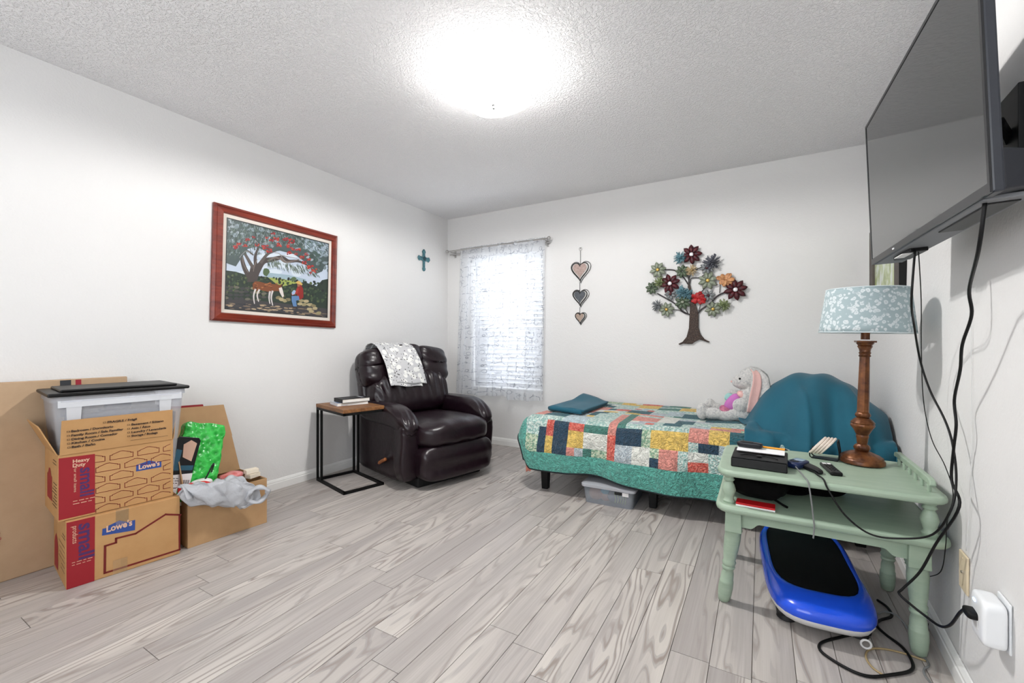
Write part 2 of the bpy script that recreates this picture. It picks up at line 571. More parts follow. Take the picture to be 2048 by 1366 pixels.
def curtain_mat():
    t, b = base('sheer_scroll')
    v = t.coord('UV')
    # scrolls: rings around two offset lattices plus wavy stems
    w = t.new('ShaderNodeTexNoise'); t.link(v, w.inputs['Vector']); w.inputs['Scale'].default_value = 5
    vv = t.mix(.06, v, w.outputs[1])
    def rings(scale, lo, hi, rnd):
        d = t.voro(vv, scale, 'F1', rnd)
        return t.ramp(d, [(lo - .05, (0, 0, 0)), (lo, (1, 1, 1)), (hi, (1, 1, 1)), (hi + .05, (0, 0, 0))])
    e = t.voro(vv, 11.5, 'DISTANCE_TO_EDGE', .35)
    edge = t.ramp(e, [(.012, (1, 1, 1)), (.045, (0, 0, 0))])
    edge = t.math('MULTIPLY', edge, t.ramp(t.noise(v, 21, 1), [(.44, (0, 0, 0)), (.50, (1, 1, 1))]))
    pat = t.math('MAXIMUM', t.math('MULTIPLY', rings(17, .30, .32, .6), .8), edge)
    pat = t.math('MULTIPLY', pat, t.ramp(t.noise(v, 17, 1), [(.34, (.25, .25, .25)), (.5, (1, 1, 1))]))
    col = t.mix(pat, rgb(238, 241, 246), rgb(120, 124, 134))
    df = t.new('ShaderNodeBsdfDiffuse'); t.link(col, df.inputs[0])
    tl = t.new('ShaderNodeBsdfTranslucent'); t.link(col, tl.inputs[0])
    tp = t.new('ShaderNodeBsdfTransparent')
    m1 = t.new('ShaderNodeMixShader'); m1.inputs[0].default_value = .62
    t.link(df.outputs[0], m1.inputs[1]); t.link(tl.outputs[0], m1.inputs[2])
    m2 = t.new('ShaderNodeMixShader')
    t.link(t.math('ADD', t.math('MULTIPLY', pat, .3), .52), m2.inputs[0])
    t.link(tp.outputs[0], m2.inputs[1]); t.link(m1.outputs[0], m2.inputs[2])
    t.link(m2.outputs[0], t.n['Material Output'].inputs[0])
    MATS['sheer_scroll'] = t.m
curtain_mat()
def curtain():
    nu, nv = 160, 60
    def fn(u, v):
        z = 2.078 - v * 1.565
        xl = -2.80 - .085 * v ** 1.2; xr = -1.792 - .018 * v
        x = xl + (xr - xl) * u
        amp = .006 + .018 * v
        ph = u * 2 * pi
        y = -.085 + amp * (sin(ph * 5.5 + .8 * v) + .5 * sin(ph * 11.3 + 1.2) + .35 * sin(ph * 2.2 + 2 * v))
        y += -.012 * smoothstep(.28, .3, u) * (1 - smoothstep(.33, .37, u)) * v - .02 * smoothstep(.62, .64, u) * (1 - smoothstep(.66, .7, u)) * v
        if v < .02:
            y += .004 * sin(ph * 40)
        z += .006 * sin(ph * 2.2) * v - (.02 * smoothstep(.6, .63, u)) * v
        return (x, y, z)
    m = MB(); m.grid(fn, nu, nv)
    o = m.build('sheer_curtain', 'sheer_scroll', None, smooth=180)
    uv = o.data.uv_layers.new(name='uv')
    for p in o.data.polygons:
        for li in p.loop_indices:
            vi = o.data.loops[li].vertex_index
            uv.data[li].uv = ((vi % (nu + 1)) / nu * 1.08, (vi // (nu + 1)) / nv * 1.56)
    o.location = (0, YB, 0)
    tag(o, 'sheer white curtain with grey scroll embroidery hanging over the window', 'curtain')
curtain()

# ------------------------------------------------------------------ ceiling light
mat('chrome', (200, 200, 200), .2, metal=1)
mat('fixture_white', (240, 240, 240), .4)
t, b = base('frosted_glass')
b.inputs['Base Color'].default_value = rgb(250, 250, 250); b.inputs['Roughness'].default_value = .4
b.inputs['Emission Color'].default_value = (1, .985, .97, 1); b.inputs['Emission Strength'].default_value = PLATE_E
tp = t.new('ShaderNodeBsdfTransparent'); mx = t.new('ShaderNodeMixShader'); mx.inputs[0].default_value = .4
t.link(tp.outputs[0], mx.inputs[1]); t.link(b.outputs[0], mx.inputs[2]); t.link(mx.outputs[0], t.n['Material Output'].inputs[0])
MATS['frosted_glass'] = t.m
cl = thing('ceiling_light', 'square frosted glass flush ceiling light switched on', 'ceiling light', (-1.182, 1.858, CZ), rad(3))
m = MB(); m.lathe([(.065, -.001), (.065, -.012), (.055, -.022), (.02, -.026)], 28); m.build('canopy', 'fixture_white', cl, smooth=40)
m = MB(); m.tube([(0, 0, -.02), (0, 0, -.170)], .005, 8); m.build('stem', 'chrome', cl, smooth=60)
def plate(u, v):
    a, b_ = (u - .5) * 2, (v - .5) * 2
    return (a * .15, b_ * .155, -.163 + .035 * (a * a * .6 + b_ * b_ * .6) ** 1.3)
m = MB(); m.grid(plate, 16, 16); m.build('glass_shade', 'frosted_glass', cl, smooth=180, solid=.004)
m = MB(); m.lathe([(.002, -.186), (.007, -.184), (.008, -.177), (.006, -.171), (.011, -.168), (.011, -.164)], 14); m.build('finial', mat('nickel_dark', (74, 74, 74), .5), cl, smooth=50)
for sg in (-1, 1):
    m = MB(); m.lathe([(.012, 0), (.014, .02), (.026, .05), (.03, .07), (.024, .092), (.01, .102)], 14)
    o = m.build('bulb', 'fixture_white', cl, smooth=180); o.location = (sg * .0, 0, -.10); o.rotation_euler = (0, sg * pi / 2, 0)
    for kind, w in (('SPOT', LAMP_W), ('POINT', GLOW_W)):
        ld = bpy.data.lights.new('bulb_light', kind); ld.energy = w; ld.shadow_soft_size = .03; ld.color = (1, .985, .96)
        if kind == 'SPOT':
            ld.spot_size = rad(179); ld.spot_blend = .23
        lo = bpy.data.objects.new('bulb_light', ld); COL.objects.link(lo); lo.parent = cl; lo.location = (sg * .085, 0, -.125)
# ================================================================== cardboard corner
def cardboard(name, c, c2):
    t, b = base(name)
    v = t.coord()
    n = t.noise(v, 9, 4, .6)
    st = t.new('ShaderNodeTexWave'); st.bands_direction = 'Z'
    t.link(v, st.inputs[0]); st.inputs['Scale'].default_value = 60; st.inputs['Distortion'].default_value = 1
    f = t.math('ADD', t.math('MULTIPLY', n, .9), t.math('MULTIPLY', st.outputs[1], .06))
    t.link(t.mix(t.ramp(f, [(.3, (0, 0, 0)), (.75, (1, 1, 1))]), rgb(c), rgb(c2)), b.inputs['Base Color'])
    b.inputs['Roughness'].default_value = .7
    b.inputs['Specular IOR Level'].default_value = .3
    t.link(t.bump(f, .15, .002), b.inputs['Normal'])
    MATS[name] = t.m
cardboard('cardboard', (190, 148, 100), (178, 135, 88))
cardboard('cardboard_pale', (186, 158, 128), (176, 148, 118))
cardboard('cardboard_tan', (184, 148, 108), (172, 136, 98))
mat('print_red', (146, 26, 36), .55)
mat('print_maroon', (112, 28, 24), .6)
mat('print_blue', (46, 74, 142), .55)
mat('print_purple', (74, 40, 92), .55)
mat('print_pale', (214, 176, 150), .6)
mat('print_dark', (52, 38, 34), .6)
mat('tape_clear', (226, 200, 160), .25, alpha=.16)

def gable(x0, x1, y0, y1):
    """house-gable outline of the printed badge, box x0..x1, y0..y1"""
    w = x1 - x0; h = y1 - y0
    return [(x0, y0), (x1, y0), (x1, y0 + .62 * h), (x1 - .10 * w, y0 + .62 * h), (x1 - .10 * w, y0 + .70 * h), (x0 + .56 * w, y1),
            (x0 + .44 * w, y1), (x0 + .10 * w, y0 + .70 * h), (x0 + .10 * w, y0 + .62 * h), (x0, y0 + .62 * h)]
def stroke(mb, pts, w, fn, d, closed=True):
    n = len(pts)
    for i in range(n if closed else n - 1):
        a = Vector(pts[i]); b_ = Vector(pts[(i + 1) % n]); t_ = b_ - a
        if t_.length < 1e-6:
            continue
        t_.normalize(); nn = Vector((-t_.y, t_.x)) * w / 2
        a -= t_ * w * .5; b_ += t_ * w * .5
        mb.flat([tuple(a - nn), tuple(b_ - nn), tuple(b_ + nn), tuple(a + nn)], fn, d)
def dashes(mb, rnd, x0, y0, w, n, dy, th, fn, d, vertical=False):
    """rows of tiny unreadable small print"""
    for i in range(n):
        x = 0
        end = w * rnd.uniform(.6, 1)
        while x < end:
            l = rnd.uniform(.008, .02)
            if vertical:
                mb.flat([(x0 + i * dy, y0 - x - l), (x0 + i * dy + th, y0 - x - l), (x0 + i * dy + th, y0 - x), (x0 + i * dy, y0 - x)], fn, d)
            else:
                mb.flat([(x0 + x, y0 - i * dy), (x0 + x + l, y0 - i * dy), (x0 + x + l, y0 - i * dy + th), (x0 + x, y0 - i * dy + th)], fn, d)
            x += l + .005

BOXROT = rad(83)
BL_, BD, BH = .402, .33, .292
def shell(L, D, H, th=.005, bulge=.0):
    m = MB()
    m.box(0, L, 0, th, 0, H); m.box(0, L, D - th, D, 0, H)
    m.box(0, th, th, D - th, 0, H); m.box(L - th, L, th, D - th, 0, H)
    m.box(th, L - th, th, D - th, 0, th)
    return m
front = lambda a, b, d: (a, -d, b)
side = lambda a, b, d: (-d, a, b)       # a runs inward from the front edge

# ---- lower box (closed)
lb = thing('cardboard_box', 'closed brown moving box at the bottom of the stack with big maroon outline', 'box', (-2.578, .640, 0), BOXROT)
m = MB(); m.box(0, BL_, 0, BD, 0, BH - .002); m.build('carton', 'cardboard', lb, bevel=.004)
Q = homography([(215, 720), (1235, 490), (1243, 1000), (248, 1325)])
def q(x, y):
    a, b = Q(x, y); return (a * BL_, b * BH)
m = MB(); m.flat([(.0015, .001), (q(500, 1240)[0], .001), (q(480, 680)[0], BH - .004), (.0015, BH - .004)], front, .0008)
m.build('red_panel', 'print_red', lb)
m = MB(); m.flat([q(550, 843), q(843, 795), q(843, 703), q(790, 715), q(782, 722), q(700, 708), q(605, 755), q(605, 770), q(552, 782)], front, .0008)
m.build('logo_badge', 'print_blue', lb)
m = MB(); a, b_ = q(585, 822); lettering(m, "Lowe's", .040, (a, -.0016, b_ + .004), (.999, 0, .03), (0, 0, 1), bold=.0012, width=q(815, 770)[0] - a)
m.build('lettering', 'print_pale', lb)
m = MB(); stroke(m, [q(*p) for p in ((1238, 662), (1110, 657), (850, 825), (678, 868), (678, 905), (582, 935), (588, 1172), (1238, 965))], .0085, front, .0009, closed=False)
stroke(m, [q(1230, 662), q(1236, 965)], .007, front, .0009, closed=False)
m.build('house_outline', 'print_maroon', lb)
m = MB(); lettering(m, 'small', .070, (.040, -.0014, BH - .022), (0, 0, -1), (1, 0, 0), bold=.0016, width=.155)
m.build('lettering', 'print_purple', lb)
r2 = random.Random(7)
m = MB(); lettering(m, 'products', .024, (.020, -.0014, BH - .025), (0, 0, -1), (1, 0, 0), width=.075)
dashes(m, r2, .018, .108, .075, 2, .011, .0025, front, .0014)
m.build('small_print', 'print_pale', lb)['kind'] = 'stuff'
m = MB(); m.flat([(.03, .02), (.13, .02), (.13, .13), (.11, .16), (.08, .18), (.05, .16), (.03, .13)], lambda a, b, d: (-d, .33 - a, b), .0008)
m.build('side_badge', 'print_red', lb)
m = MB(); dashes(m, r2, .02, .22, .1, 2, .014, .004, side, .0009); dashes(m, r2, .03, .17, .14, 6, .022, .003, side, .0009)
m.build('small_print', 'print_dark', lb)['kind'] = 'stuff'
for bx_ in ((.16, .205, -.0012, .0, .225, BH - .002), (.15, .20, -.0012, 0, 0, .065), (.16, .205, 0, BD, BH - .0022, BH - .0010)):
    m = MB(); m.box(*bx_); m.build('packing_tape', 'tape_clear', lb)

# ---- upper box (open)
ub = thing('cardboard_box', 'open brown moving box on top of the stack with small printed gables', 'box', (-2.602, .622, BH), BOXROT + rad(1))
m = shell(BL_, BD, BH - .006); m.build('carton', 'cardboard', ub, bevel=.0015)
Q2 = homography([(192, 132), (1200, -10), (1205, 485), (205, 705)])
def q2(x, y):
    a, b = Q2(x, y); return (a * BL_, b * (BH - .008))
FH = .150
def flap(name, p0, p1, d, h, th=.004, inset=.004):
    """flap hinged on edge p0-p1, rising along unit direction d"""
    p0, p1, d = Vector(p0), Vector(p1), Vector(d).normalized()
    e = (p1 - p0).normalized(); n = e.cross(d).normalized() * th
    a, b_ = p0 + e * inset, p1 - e * inset
    c, f = b_ + d * h - e * .004, a + d * h + e * .004
    m = MB(); m.hexa([a, b_, b_ + n, a + n], [f, c, c + n, f + n])
    return m.build(name, 'cardboard', ub)
fz = BH - .007
FDIR = Vector((0, -.10, 1)).normalized()
ff = flap('flap', (0, 0, fz), (BL_, 0, fz), FDIR, FH)
flap('flap', (0, BD, fz), (0, .0, fz), (-.42, -.02, 1), FH * .95)
flap('flap', (BL_, 0, fz), (BL_, BD, fz), (.10, .02, 1), FH * .9)
flap('flap', (BL_, BD, fz), (0, BD, fz), (0, .18, 1), FH)
m = MB(); m.flat([(.0015, q2(200, 690)[1]), (q2(523, 620)[0], q2(523, 620)[1]), (q2(512, 115)[0], q2(512, 115)[1]), (.0015, q2(188, 155)[1])], front, .0008)
m.build('red_panel', 'print_red', ub)
m = MB(); m.flat([q2(875, 272), q2(1097, 235), q2(1097, 182), q2(1050, 188), q2(990, 177), q2(905, 207), q2(875, 215)], front, .0008)
m.build('logo_badge', 'print_blue', ub)
m = MB(); a, b_ = q2(895, 258); lettering(m, "Lowe's", .030, (a, -.0016, b_ + .002), (1, 0, .02), (0, 0, 1), bold=.001, width=q2(1080, 225)[0] - a)
m.build('lettering', 'print_pale', ub)
m = MB()
aL, aR = q2(520, 300)[0], BL_ - .012
gw, gh = .0815, .0345
per = .0985
y = BH - .010
for r in range(6):
    yb = BH - .062 - r * .0465
    xs = [.165 + (0 if r % 2 == 0 else -.047) + k * per for k in range(-1, 4)]
    for x0 in xs:
        x1 = x0 + gw
        if abs(x0 - q2(880, 230)[0]) < .03 and abs(yb - q2(880, 272)[1]) < .02:
            continue
        g = gable(x0, x1, yb, yb + gh)
        n = len(g)
        for i in range(n):
            p, s_ = Vector(g[i]), Vector(g[(i + 1) % n])
            # keep only what lies on the printed area
            lo, hi = aL, aR
            if max(p.x, s_.x) < lo or min(p.x, s_.x) > hi or max(p.y, s_.y) < .004 or min(p.y, s_.y) > BH - .012:
                continue
            def cl(v_, w_):
                v_ = v_.copy()
                if v_.x < lo: v_ = v_ + (w_ - v_) * ((lo - v_.x) / (w_.x - v_.x))
                if v_.x > hi: v_ = v_ + (w_ - v_) * ((hi - v_.x) / (w_.x - v_.x))
                if v_.y < .004: v_ = v_ + (w_ - v_) * ((.004 - v_.y) / (w_.y - v_.y))
                return v_
            p2, s2 = cl(p, s_), cl(s_, p)
            stroke(m, [tuple(p2), tuple(s2)], .0024, front, .0009, closed=False)
m.build('gable_pattern', 'print_maroon', ub)
m = MB(); lettering(m, 'small', .062, (.068, -.0014, BH - .075), (0, 0, -1), (1, 0, 0), bold=.0012, width=.125)
m.build('lettering', 'print_purple', ub)
m = MB(); hx, hz = q2(318, 195); lettering(m, 'Heavy', .021, (hx, -.0014, hz), (1, 0, 0), (0, 0, 1), bold=.0006, width=q2(465, 170)[0] - hx)
hx, hz = q2(318, 232); lettering(m, 'Duty', .021, (hx, -.0014, hz), (1, 0, 0), (0, 0, 1), bold=.0006, width=q2(430, 205)[0] - hx)
lettering(m, 'For small items', .013, (.048, -.0014, BH - .065), (0, 0, -1), (1, 0, 0), width=.11)
dashes(m, r2, .045, .075, .07, 2, .012, .0025, front, .0014)
m.build('lettering', 'print_pale', ub)
m = MB(); m.flat([(.14, .06), (.26, .06), (.26, .17), (.24, .17), (.215, .20), (.185, .20), (.16, .17), (.14, .17)], lambda a, b, d: (-d, a, b), .0008)
m.build('side_badge', 'print_red', ub)
m = MB(); dashes(m, r2, .03, .15, .09, 8, .014, .004, side, .0009); dashes(m, r2, .04, .25, .1, 2, .014, .004, side, .0009)
m.build('small_print', 'print_dark', ub)['kind'] = 'stuff'
# printed check list on the raised front flap
Q3 = homography([(425, 650), (1825, 515), (1815, 850), (400, 1050)])
m = MB()
def on_flap(x, y):
    a, b = Q3(x, y)
    p = Vector((0, -.0008, fz)) + Vector((1, 0, 0)) * (a * BL_) + FDIR * (b * FH)
    return p + Vector((0, -.0062, 0))
def row(x, y, s_, w, size=.0135, bold=.0005, box=True):
    o_ = on_flap(x, y + 8)
    if box:
        c_ = on_flap(x - 32, y)
        stk = [(-.004, -.0028), (.004, -.0028), (.004, .0028), (-.004, .0028)]
        stroke(m, stk, .0012, lambda a, b, d: c_ + Vector((1, 0, 0)) * a + FDIR * b, 0)
    wd_ = (on_flap(x + w, y) - on_flap(x, y)).length
    lettering(m, s_, size, o_, (1, 0, 0), FDIR, bold=bold, width=wd_)
row(1010, 662, 'FRAGILE / Frágil', 350)
row(565, 767, 'Bedroom / Dormitorio', 505)
row(565, 815, 'Family Room / Sala Familiar', 625)
row(565, 860, 'Dining Room / Comedor', 555)
row(565, 905, 'Kitchen / Cocina', 400)
row(565, 950, 'Bath / Baño', 285)
row(1300, 688, 'Basement / Sótano', 385)
row(1300, 733, 'Attic / Ático', 230)
row(1300, 776, 'Laundry / Lavandería', 415)
row(1300, 818, 'Storage / Bodega', 315)
a_, b_ = on_flap(1290, 868), on_flap(1745, 812)
m.add([a_, b_, b_ + FDIR * .0012, a_ + FDIR * .0012], [(0, 1, 2, 3)])
m.build('printed_checklist', 'print_dark', ub)

# ---- clear storage tub standing in the open box
def clear_plastic(name, c, tr, rough=.25):
    t, b = base(name)
    b.inputs['Base Color'].default_value = rgb(c); b.inputs['Roughness'].default_value = rough
    tp = t.new('ShaderNodeBsdfTransparent'); tp.inputs[0].default_value = rgb(c)
    mx = t.new('ShaderNodeMixShader'); mx.inputs[0].default_value = tr
    t.link(b.outputs[0], mx.inputs[1]); t.link(tp.outputs[0], mx.inputs[2])
    t.link(mx.outputs[0], t.n['Material Output'].inputs[0])
    MATS[name] = t.m
clear_plastic('tub_plastic', (244, 245, 248), .78)
clear_plastic('tub_ribs', (232, 234, 238), .3)
mat('lid_black', (10, 10, 11), .4, spec=.35)
mat('content_grey', (138, 143, 156), .8)
mat('content_white', (236, 236, 236), .7)
mat('content_blue', (86, 98, 122), .7)
tb = thing('storage_tub', 'clear plastic storage tub with black lid standing in the open box', 'tub', (-2.600, .600, BH + .012), BOXROT)
TL, TD, TH = .475, .33, .528
def tubring(z, k):
    i = .048 * (1 - k)
    r = .03
    pts = []
    for cx, cy, a0 in ((TL - i - r, TD - i - r, 0), (i + r, TD - i - r, 90), (i + r, i + r, 180), (TL - i - r, i + r, 270)):
        for s_ in range(5):
            a = rad(a0 + s_ * 22.5)
            pts.append((cx + r * cos(a), cy + r * sin(a), z))
    return pts
m = MB(); zs = [(.0, 0), (.005, .03), (TH * .5, .5), (TH - .03, .86), (TH - .028, 1.0), (TH, 1.0)]
vs = []; fs = []
for z, k in zs: vs += tubring(z, k)
for i in range(len(zs) - 1):
    for j in range(20):
        fs.append((i * 20 + j, i * 20 + (j + 1) % 20, (i + 1) * 20 + (j + 1) % 20, (i + 1) * 20 + j))
fs.append(tuple(range(19, -1, -1)))
m.add(vs, fs); m.build('tub', 'tub_plastic', tb, smooth=50, solid=.003)
m = MB()
for x in (.055, .375):
    m.hexa([(x, .026, TH * .45), (x + .028, .026, TH * .45), (x + .028, .032, TH * .45), (x, .032, TH * .45)], [(x - .01, -.002, TH - .03), (x + .04, -.002, TH - .03), (x + .04, .01, TH - .03), (x - .01, .01, TH - .03)])
m.box(.02, TL - .02, -.001, .004, TH - .052, TH - .022)
m.build('rib', 'tub_ribs', tb)
m = MB()
m.prism([(-.012, -.012), (TL + .012, -.012), (TL + .012, TD + .012), (-.012, TD + .012)], lambda a, b, d: (a, b, d), TH - .004, TH + .012)
m.prism([(.03, .025), (TL - .03, .025), (TL - .03, TD - .025), (.03, TD - .025)], lambda a, b, d: (a, b, d), TH + .012, TH + .024)
m.build('lid', 'lid_black', tb, bevel=.006)
m = MB(); m.box(.07, .415, .06, .27, .01, .435); m.build('folded_contents', 'content_grey', tb, bevel=.02)
m = MB(); m.box(.30, .40, .20, .29, .10, .50); m.build('contents_sheet', 'content_white', tb, bevel=.006)
m = MB(); m.box(.19, .28, .10, .16, .43, .47); m.box(.17, .27, .09, .15, .422, .445); m.build('contents_packet', 'content_blue', tb, bevel=.004)

# ---- large flat carton leaning on the wall
fb = thing('flat_carton', 'large flat brown carton leaning against the left wall', 'box', (-2.905, -.62, 0), rad(0))
TILT = math.atan2(.052, .88)
def fbp(a, b, d):                    # a along wall, b up the sheet, d thickness towards room
    return (d * cos(TILT) - b * sin(TILT), a, b * cos(TILT) + d * sin(TILT))
m = MB(); m.prism([(0, 0), (1.592, 0), (1.592, .882), (0, .890)], fbp, -.065, 0)
m.build('carton', 'cardboard_pale', fb, bevel=.006, seg=3)
m = MB(); m.flat([(1.333, .70), (1.372, .70), (1.372, .878), (1.333, .878)], fbp, .001); m.flat([(1.333, .8845), (1.372, .8845), (1.372, .885), (1.333, .885)], fbp, .001)
m.build('black_stripe', mat('print_charcoal', (50, 52, 56), .6), fb)
m = MB(); m.flat([(1.388, .70), (1.409, .70), (1.409, .878), (1.388, .878)], fbp, .001)
m.build('red_stripe', mat('print_crimson', (156, 34, 50), .6), fb)
m = MB(); lettering(m, 'fragile', .016, fbp(1.135, .16, .0012), (0, 0, 1), (0, -1, 0), width=.062)
m.build('lettering', 'print_red', fb)

# ---- open carton with packing things, tall flaps against the wall
oc = thing('cardboard_box', 'open plain tan box with tall back flaps beside the printed stack', 'box', (-2.552, 1.082, 0), rad(86))
OL, OD, OH = .395, .36, .262
m = shell(OL, OD, OH); m.build('carton', 'cardboard_tan', oc, bevel=.0015)
def leaf(name, a, b_, c, d, th=.005):
    a, b_, c, d = map(Vector, (a, b_, c, d)); n = (b_ - a).cross(d - a).normalized() * th
    m = MB(); m.hexa([a, b_, b_ + n, a + n], [d, c, c + n, d + n]); return m.build(name, 'cardboard_tan', oc)
leaf('back_flap', (.0, OD - .02, OH - .005), (OL + .0, OD - .02, OH - .005), (OL - .025, OD + .035, .475), (.02, OD + .035, .475))
leaf('back_flap', (.012, OD + .034, .470), (OL - .022, OD + .034, .470), (OL - .05, OD + .085, .665), (.02, OD + .085, .675))
m = MB(); m.hexa([(.02, OD + .082, .668), (.235, OD + .082, .666), (.235, OD + .094, .666), (.02, OD + .094, .668)], [(.02, OD + .083, .688), (.232, OD + .083, .680), (.232, OD + .094, .680), (.02, OD + .094, .688)])
m.build('red_edge', 'print_red', oc)
leaf('side_flap', (.002, .05, OH - .005), (.002, OD, OH - .005), (-.01, OD + .02, .60), (-.012, .16, .60))

# ---- things in the open carton
def green_mat():
    t, b = base('green_film')
    v = t.coord()
    n = t.voro(v, 34, 'F1'); n2 = t.noise(v, 60, 3)
    c = t.mix(t.ramp(n, [(.1, (0, 0, 0)), (.8, (1, 1, 1))]), rgb(20, 148, 44), rgb(66, 198, 84))
    t.link(c, b.inputs['Base Color']); b.inputs['Roughness'].default_value = .22
    t.link(t.bump(t.math('ADD', n, t.math('MULTIPLY', n2, .4)), .8, .012), b.inputs['Normal'])
    MATS['green_film'] = t.m
green_mat()
Rg = Matrix.Rotation(rad(-14), 3, 'Y') @ Matrix.Rotation(rad(-14), 3, 'X')
gp = thing('packing_film', 'bright green bubble film folded into a slab in the open box', 'packing film', (-2.705, 1.195, .20), rad(-4))
rg = random.Random(3)
def lump(w):
    return w + Vector((.005 * sin(w.y * 70 + w.z * 40), .003 * sin(w.z * 90), .003 * sin(w.y * 60)))
m = MB(); m.cushion((0, 0, .20), (.075, .20, .42), 14, 18, Rg, lump); m.build('slab', 'green_film', gp, smooth=180)

mat('pack_black', (9, 9, 12), .35); mat('pack_white', (228, 226, 226), .4); mat('pack_teal', (40, 84, 104), .4); mat('pack_skin', (196, 160, 140), .5); mat('pack_red', (206, 28, 40), .35)
bk = thing('blister_pack', 'black and white retail packet with barcode standing in the open box', 'packet', (-2.640, 1.048, .215), rad(-6))
Rb = Matrix.Rotation(rad(-15), 3, 'X') @ Matrix.Rotation(rad(-6), 3, 'Y')
bf = lambda a, b, d: Rb @ Vector((d, a, b))
m = MB(); m.prism([(-.055, 0), (.055, 0), (.055, .335), (.045, .35), (-.045, .35), (-.055, .335)], bf, -.012, 0); m.build('card', 'pack_black', bk, bevel=.002)
m = MB(); m.flat([(-.055, 0), (.055, 0), (.055, .165), (-.055, .150)], bf, .001); m.build('white_band', 'pack_white', bk)
m = MB(); m.flat([(-.01, .245), (.035, .225), (.04, .32), (.01, .335), (-.02, .31)], bf, .001); m.build('photo_patch', 'pack_skin', bk)
m = MB(); m.flat([(-.052, .19), (-.02, .20), (-.02, .28), (-.045, .285)], bf, .001); m.flat([(-.05, .175), (.05, .18), (.05, .205), (-.05, .20)], bf, .001); m.build('blue_patch', 'pack_teal', bk)
m = MB()
for i in range(11):
    x = .012 + i * .0035
    m.flat([(x, .085), (x + .0012 + .001 * (i % 3 == 0), .085), (x + .0012 + .001 * (i % 3 == 0), .13), (x, .13)], bf, .0016)
dashes(m, r2, -.05, .135, .045, 5, .012, .003, bf, .0016)
m.build('barcode', 'pack_black', bk)['kind'] = 'stuff'

rp = thing('red_pouch', 'shiny red and white packet lying at the front of the open box', 'packet', (-2.575, 1.125, .285), rad(8))
m = MB(); m.cushion((0, 0, .01), (.10, .14, .055), 4, 8, None, lambda w: w + Vector((0, 0, .006 * sin(w.y * 60)))); m.build('pouch', 'pack_red', rp, smooth=180)
m = MB(); m.cushion((-.01, .04, .025), (.08, .09, .04), 3, 6); m.build('white_wrapper', 'pack_white', rp, smooth=180)
hk = MB(); hk.tube(spline([(.0, .05, .04), (-.005, .075, .075), (-.01, .095, .105), (-.012, .105, .112), (-.01, .10, .095), (-.004, .085, .07)], 5), .004, 6)
hk.build('black_strap', 'pack_black', rp, smooth=180)

pk = thing('sweet_packet', 'crumpled pink and red clear packet behind the grey bag', 'packet', (-2.66, 1.345, .262), rad(20))
m = MB(); m.cushion((0, 0, .02), (.10, .13, .05), 3, 8, None, lump); m.build('wrapper', mat('pack_pink', (214, 140, 140), .3, var=(30, (196, 60, 60), 2)), pk, smooth=180)
for i, (x, y, z, a, lab) in enumerate(((-2.60, 1.435, .266, 12, 'lower'), (-2.605, 1.43, .292, -8, 'upper'))):
    o = MB(); o.box(-.022, .022, -.034, .034, 0, .024)
    ob = o.build('small_carton', mat('carton_cream', (226, 214, 196), .6), None, bevel=.002)
    ob.location = (x, y, z); ob.rotation_euler = (0, 0, rad(a))
    tag(ob, 'tiny cream carton at the right rim of the open box, %s of two' % lab, 'carton')

# ---- grey carrier bag hanging over the front rim
def bag_mat():
    t, b = base('bag_film')
    v = t.coord()
    n = t.noise(v, 22, 4, .6, .8)
    b.inputs['Base Color'].default_value = rgb(206, 208, 213); b.inputs['Roughness'].default_value = .2
    t.link(t.bump(n, .7, .012), b.inputs['Normal'])
    tp = t.new('ShaderNodeBsdfTranslucent'); tp.inputs[0].default_value = rgb(200, 202, 208)
    mx = t.new('ShaderNodeMixShader'); mx.inputs[0].default_value = .3
    t.link(b.outputs[0], mx.inputs[1]); t.link(tp.outputs[0], mx.inputs[2]); t.link(mx.outputs[0], t.n['Material Output'].inputs[0])
    MATS['bag_film'] = t.m
bag_mat()
bg_ = thing('carrier_bag', 'grey plastic carrier bag hanging over the front of the open box', 'bag', (-2.50, 1.05, .27), 0)
def wr(w):
    return w + Vector((.010 * sin(w.y * 48 + w.z * 20), .005 * sin(w.z * 60), .010 * sin(w.y * 55 + 1) + .005 * sin(w.y * 120 + w.x * 60)))
m = MB()
def bagbody(u, v):
    # tube from crumpled left end to the open mouth at the right
    P = spline([(-.045, -.005, .03), (-.005, .05, .012), (.02, .12, -.002), (.03, .20, -.022), (.045, .25, -.040), (.06, .27, -.048)], 6)
    k = u * (len(P) - 1); i = min(int(k), len(P) - 2); p = P[i].lerp(P[i + 1], k - i)
    a = 2 * pi * v
    r = (.034 + .042 * sin(pi * min(1, u * 1.25) * .62)) * (1 + .07 * sin(a * 4 + u * 9) + .04 * sin(a * 9 - u * 14))
    k2 = smoothstep(.62, 1, u)
    return (p.x + r * (.42 - .30 * k2) * cos(a) + .004 * sin(u * 40 + a * 2), p.y + .012 * sin(a * 3 + u * 20) * (1 - k2) + r * .85 * k2 * cos(a), p.z + r * (.95 - .15 * k2) * sin(a) + .006 * sin(u * 30))
def bg_fn(u, v): return bagbody(v, u)
m.grid(bg_fn, 40, 48, wrap=True)
m.build('bag', 'bag_film', bg_, smooth=180, solid=.0015)
m = MB()
lc = Vector((.075, .315, -.055)); e1 = Vector((.35, .93, 0)); e2 = Vector((.12, 0, 1)).normalized()
ns_ = 40
m.grid(lambda u, v: tuple(lc + e1 * (.050 + (.012 + .004 * sin(u * 2 * pi * 6)) * cos(2 * pi * v)) * cos(2 * pi * u) + e2 * (.040 + (.011 + .004 * sin(u * 2 * pi * 5 + 1)) * cos(2 * pi * v)) * sin(2 * pi * u) + Vector((.022 * sin(2 * pi * v) + .006 * sin(u * 2 * pi * 3), -.010 * sin(2 * pi * v), 0))), 40, 10, wrap=True)
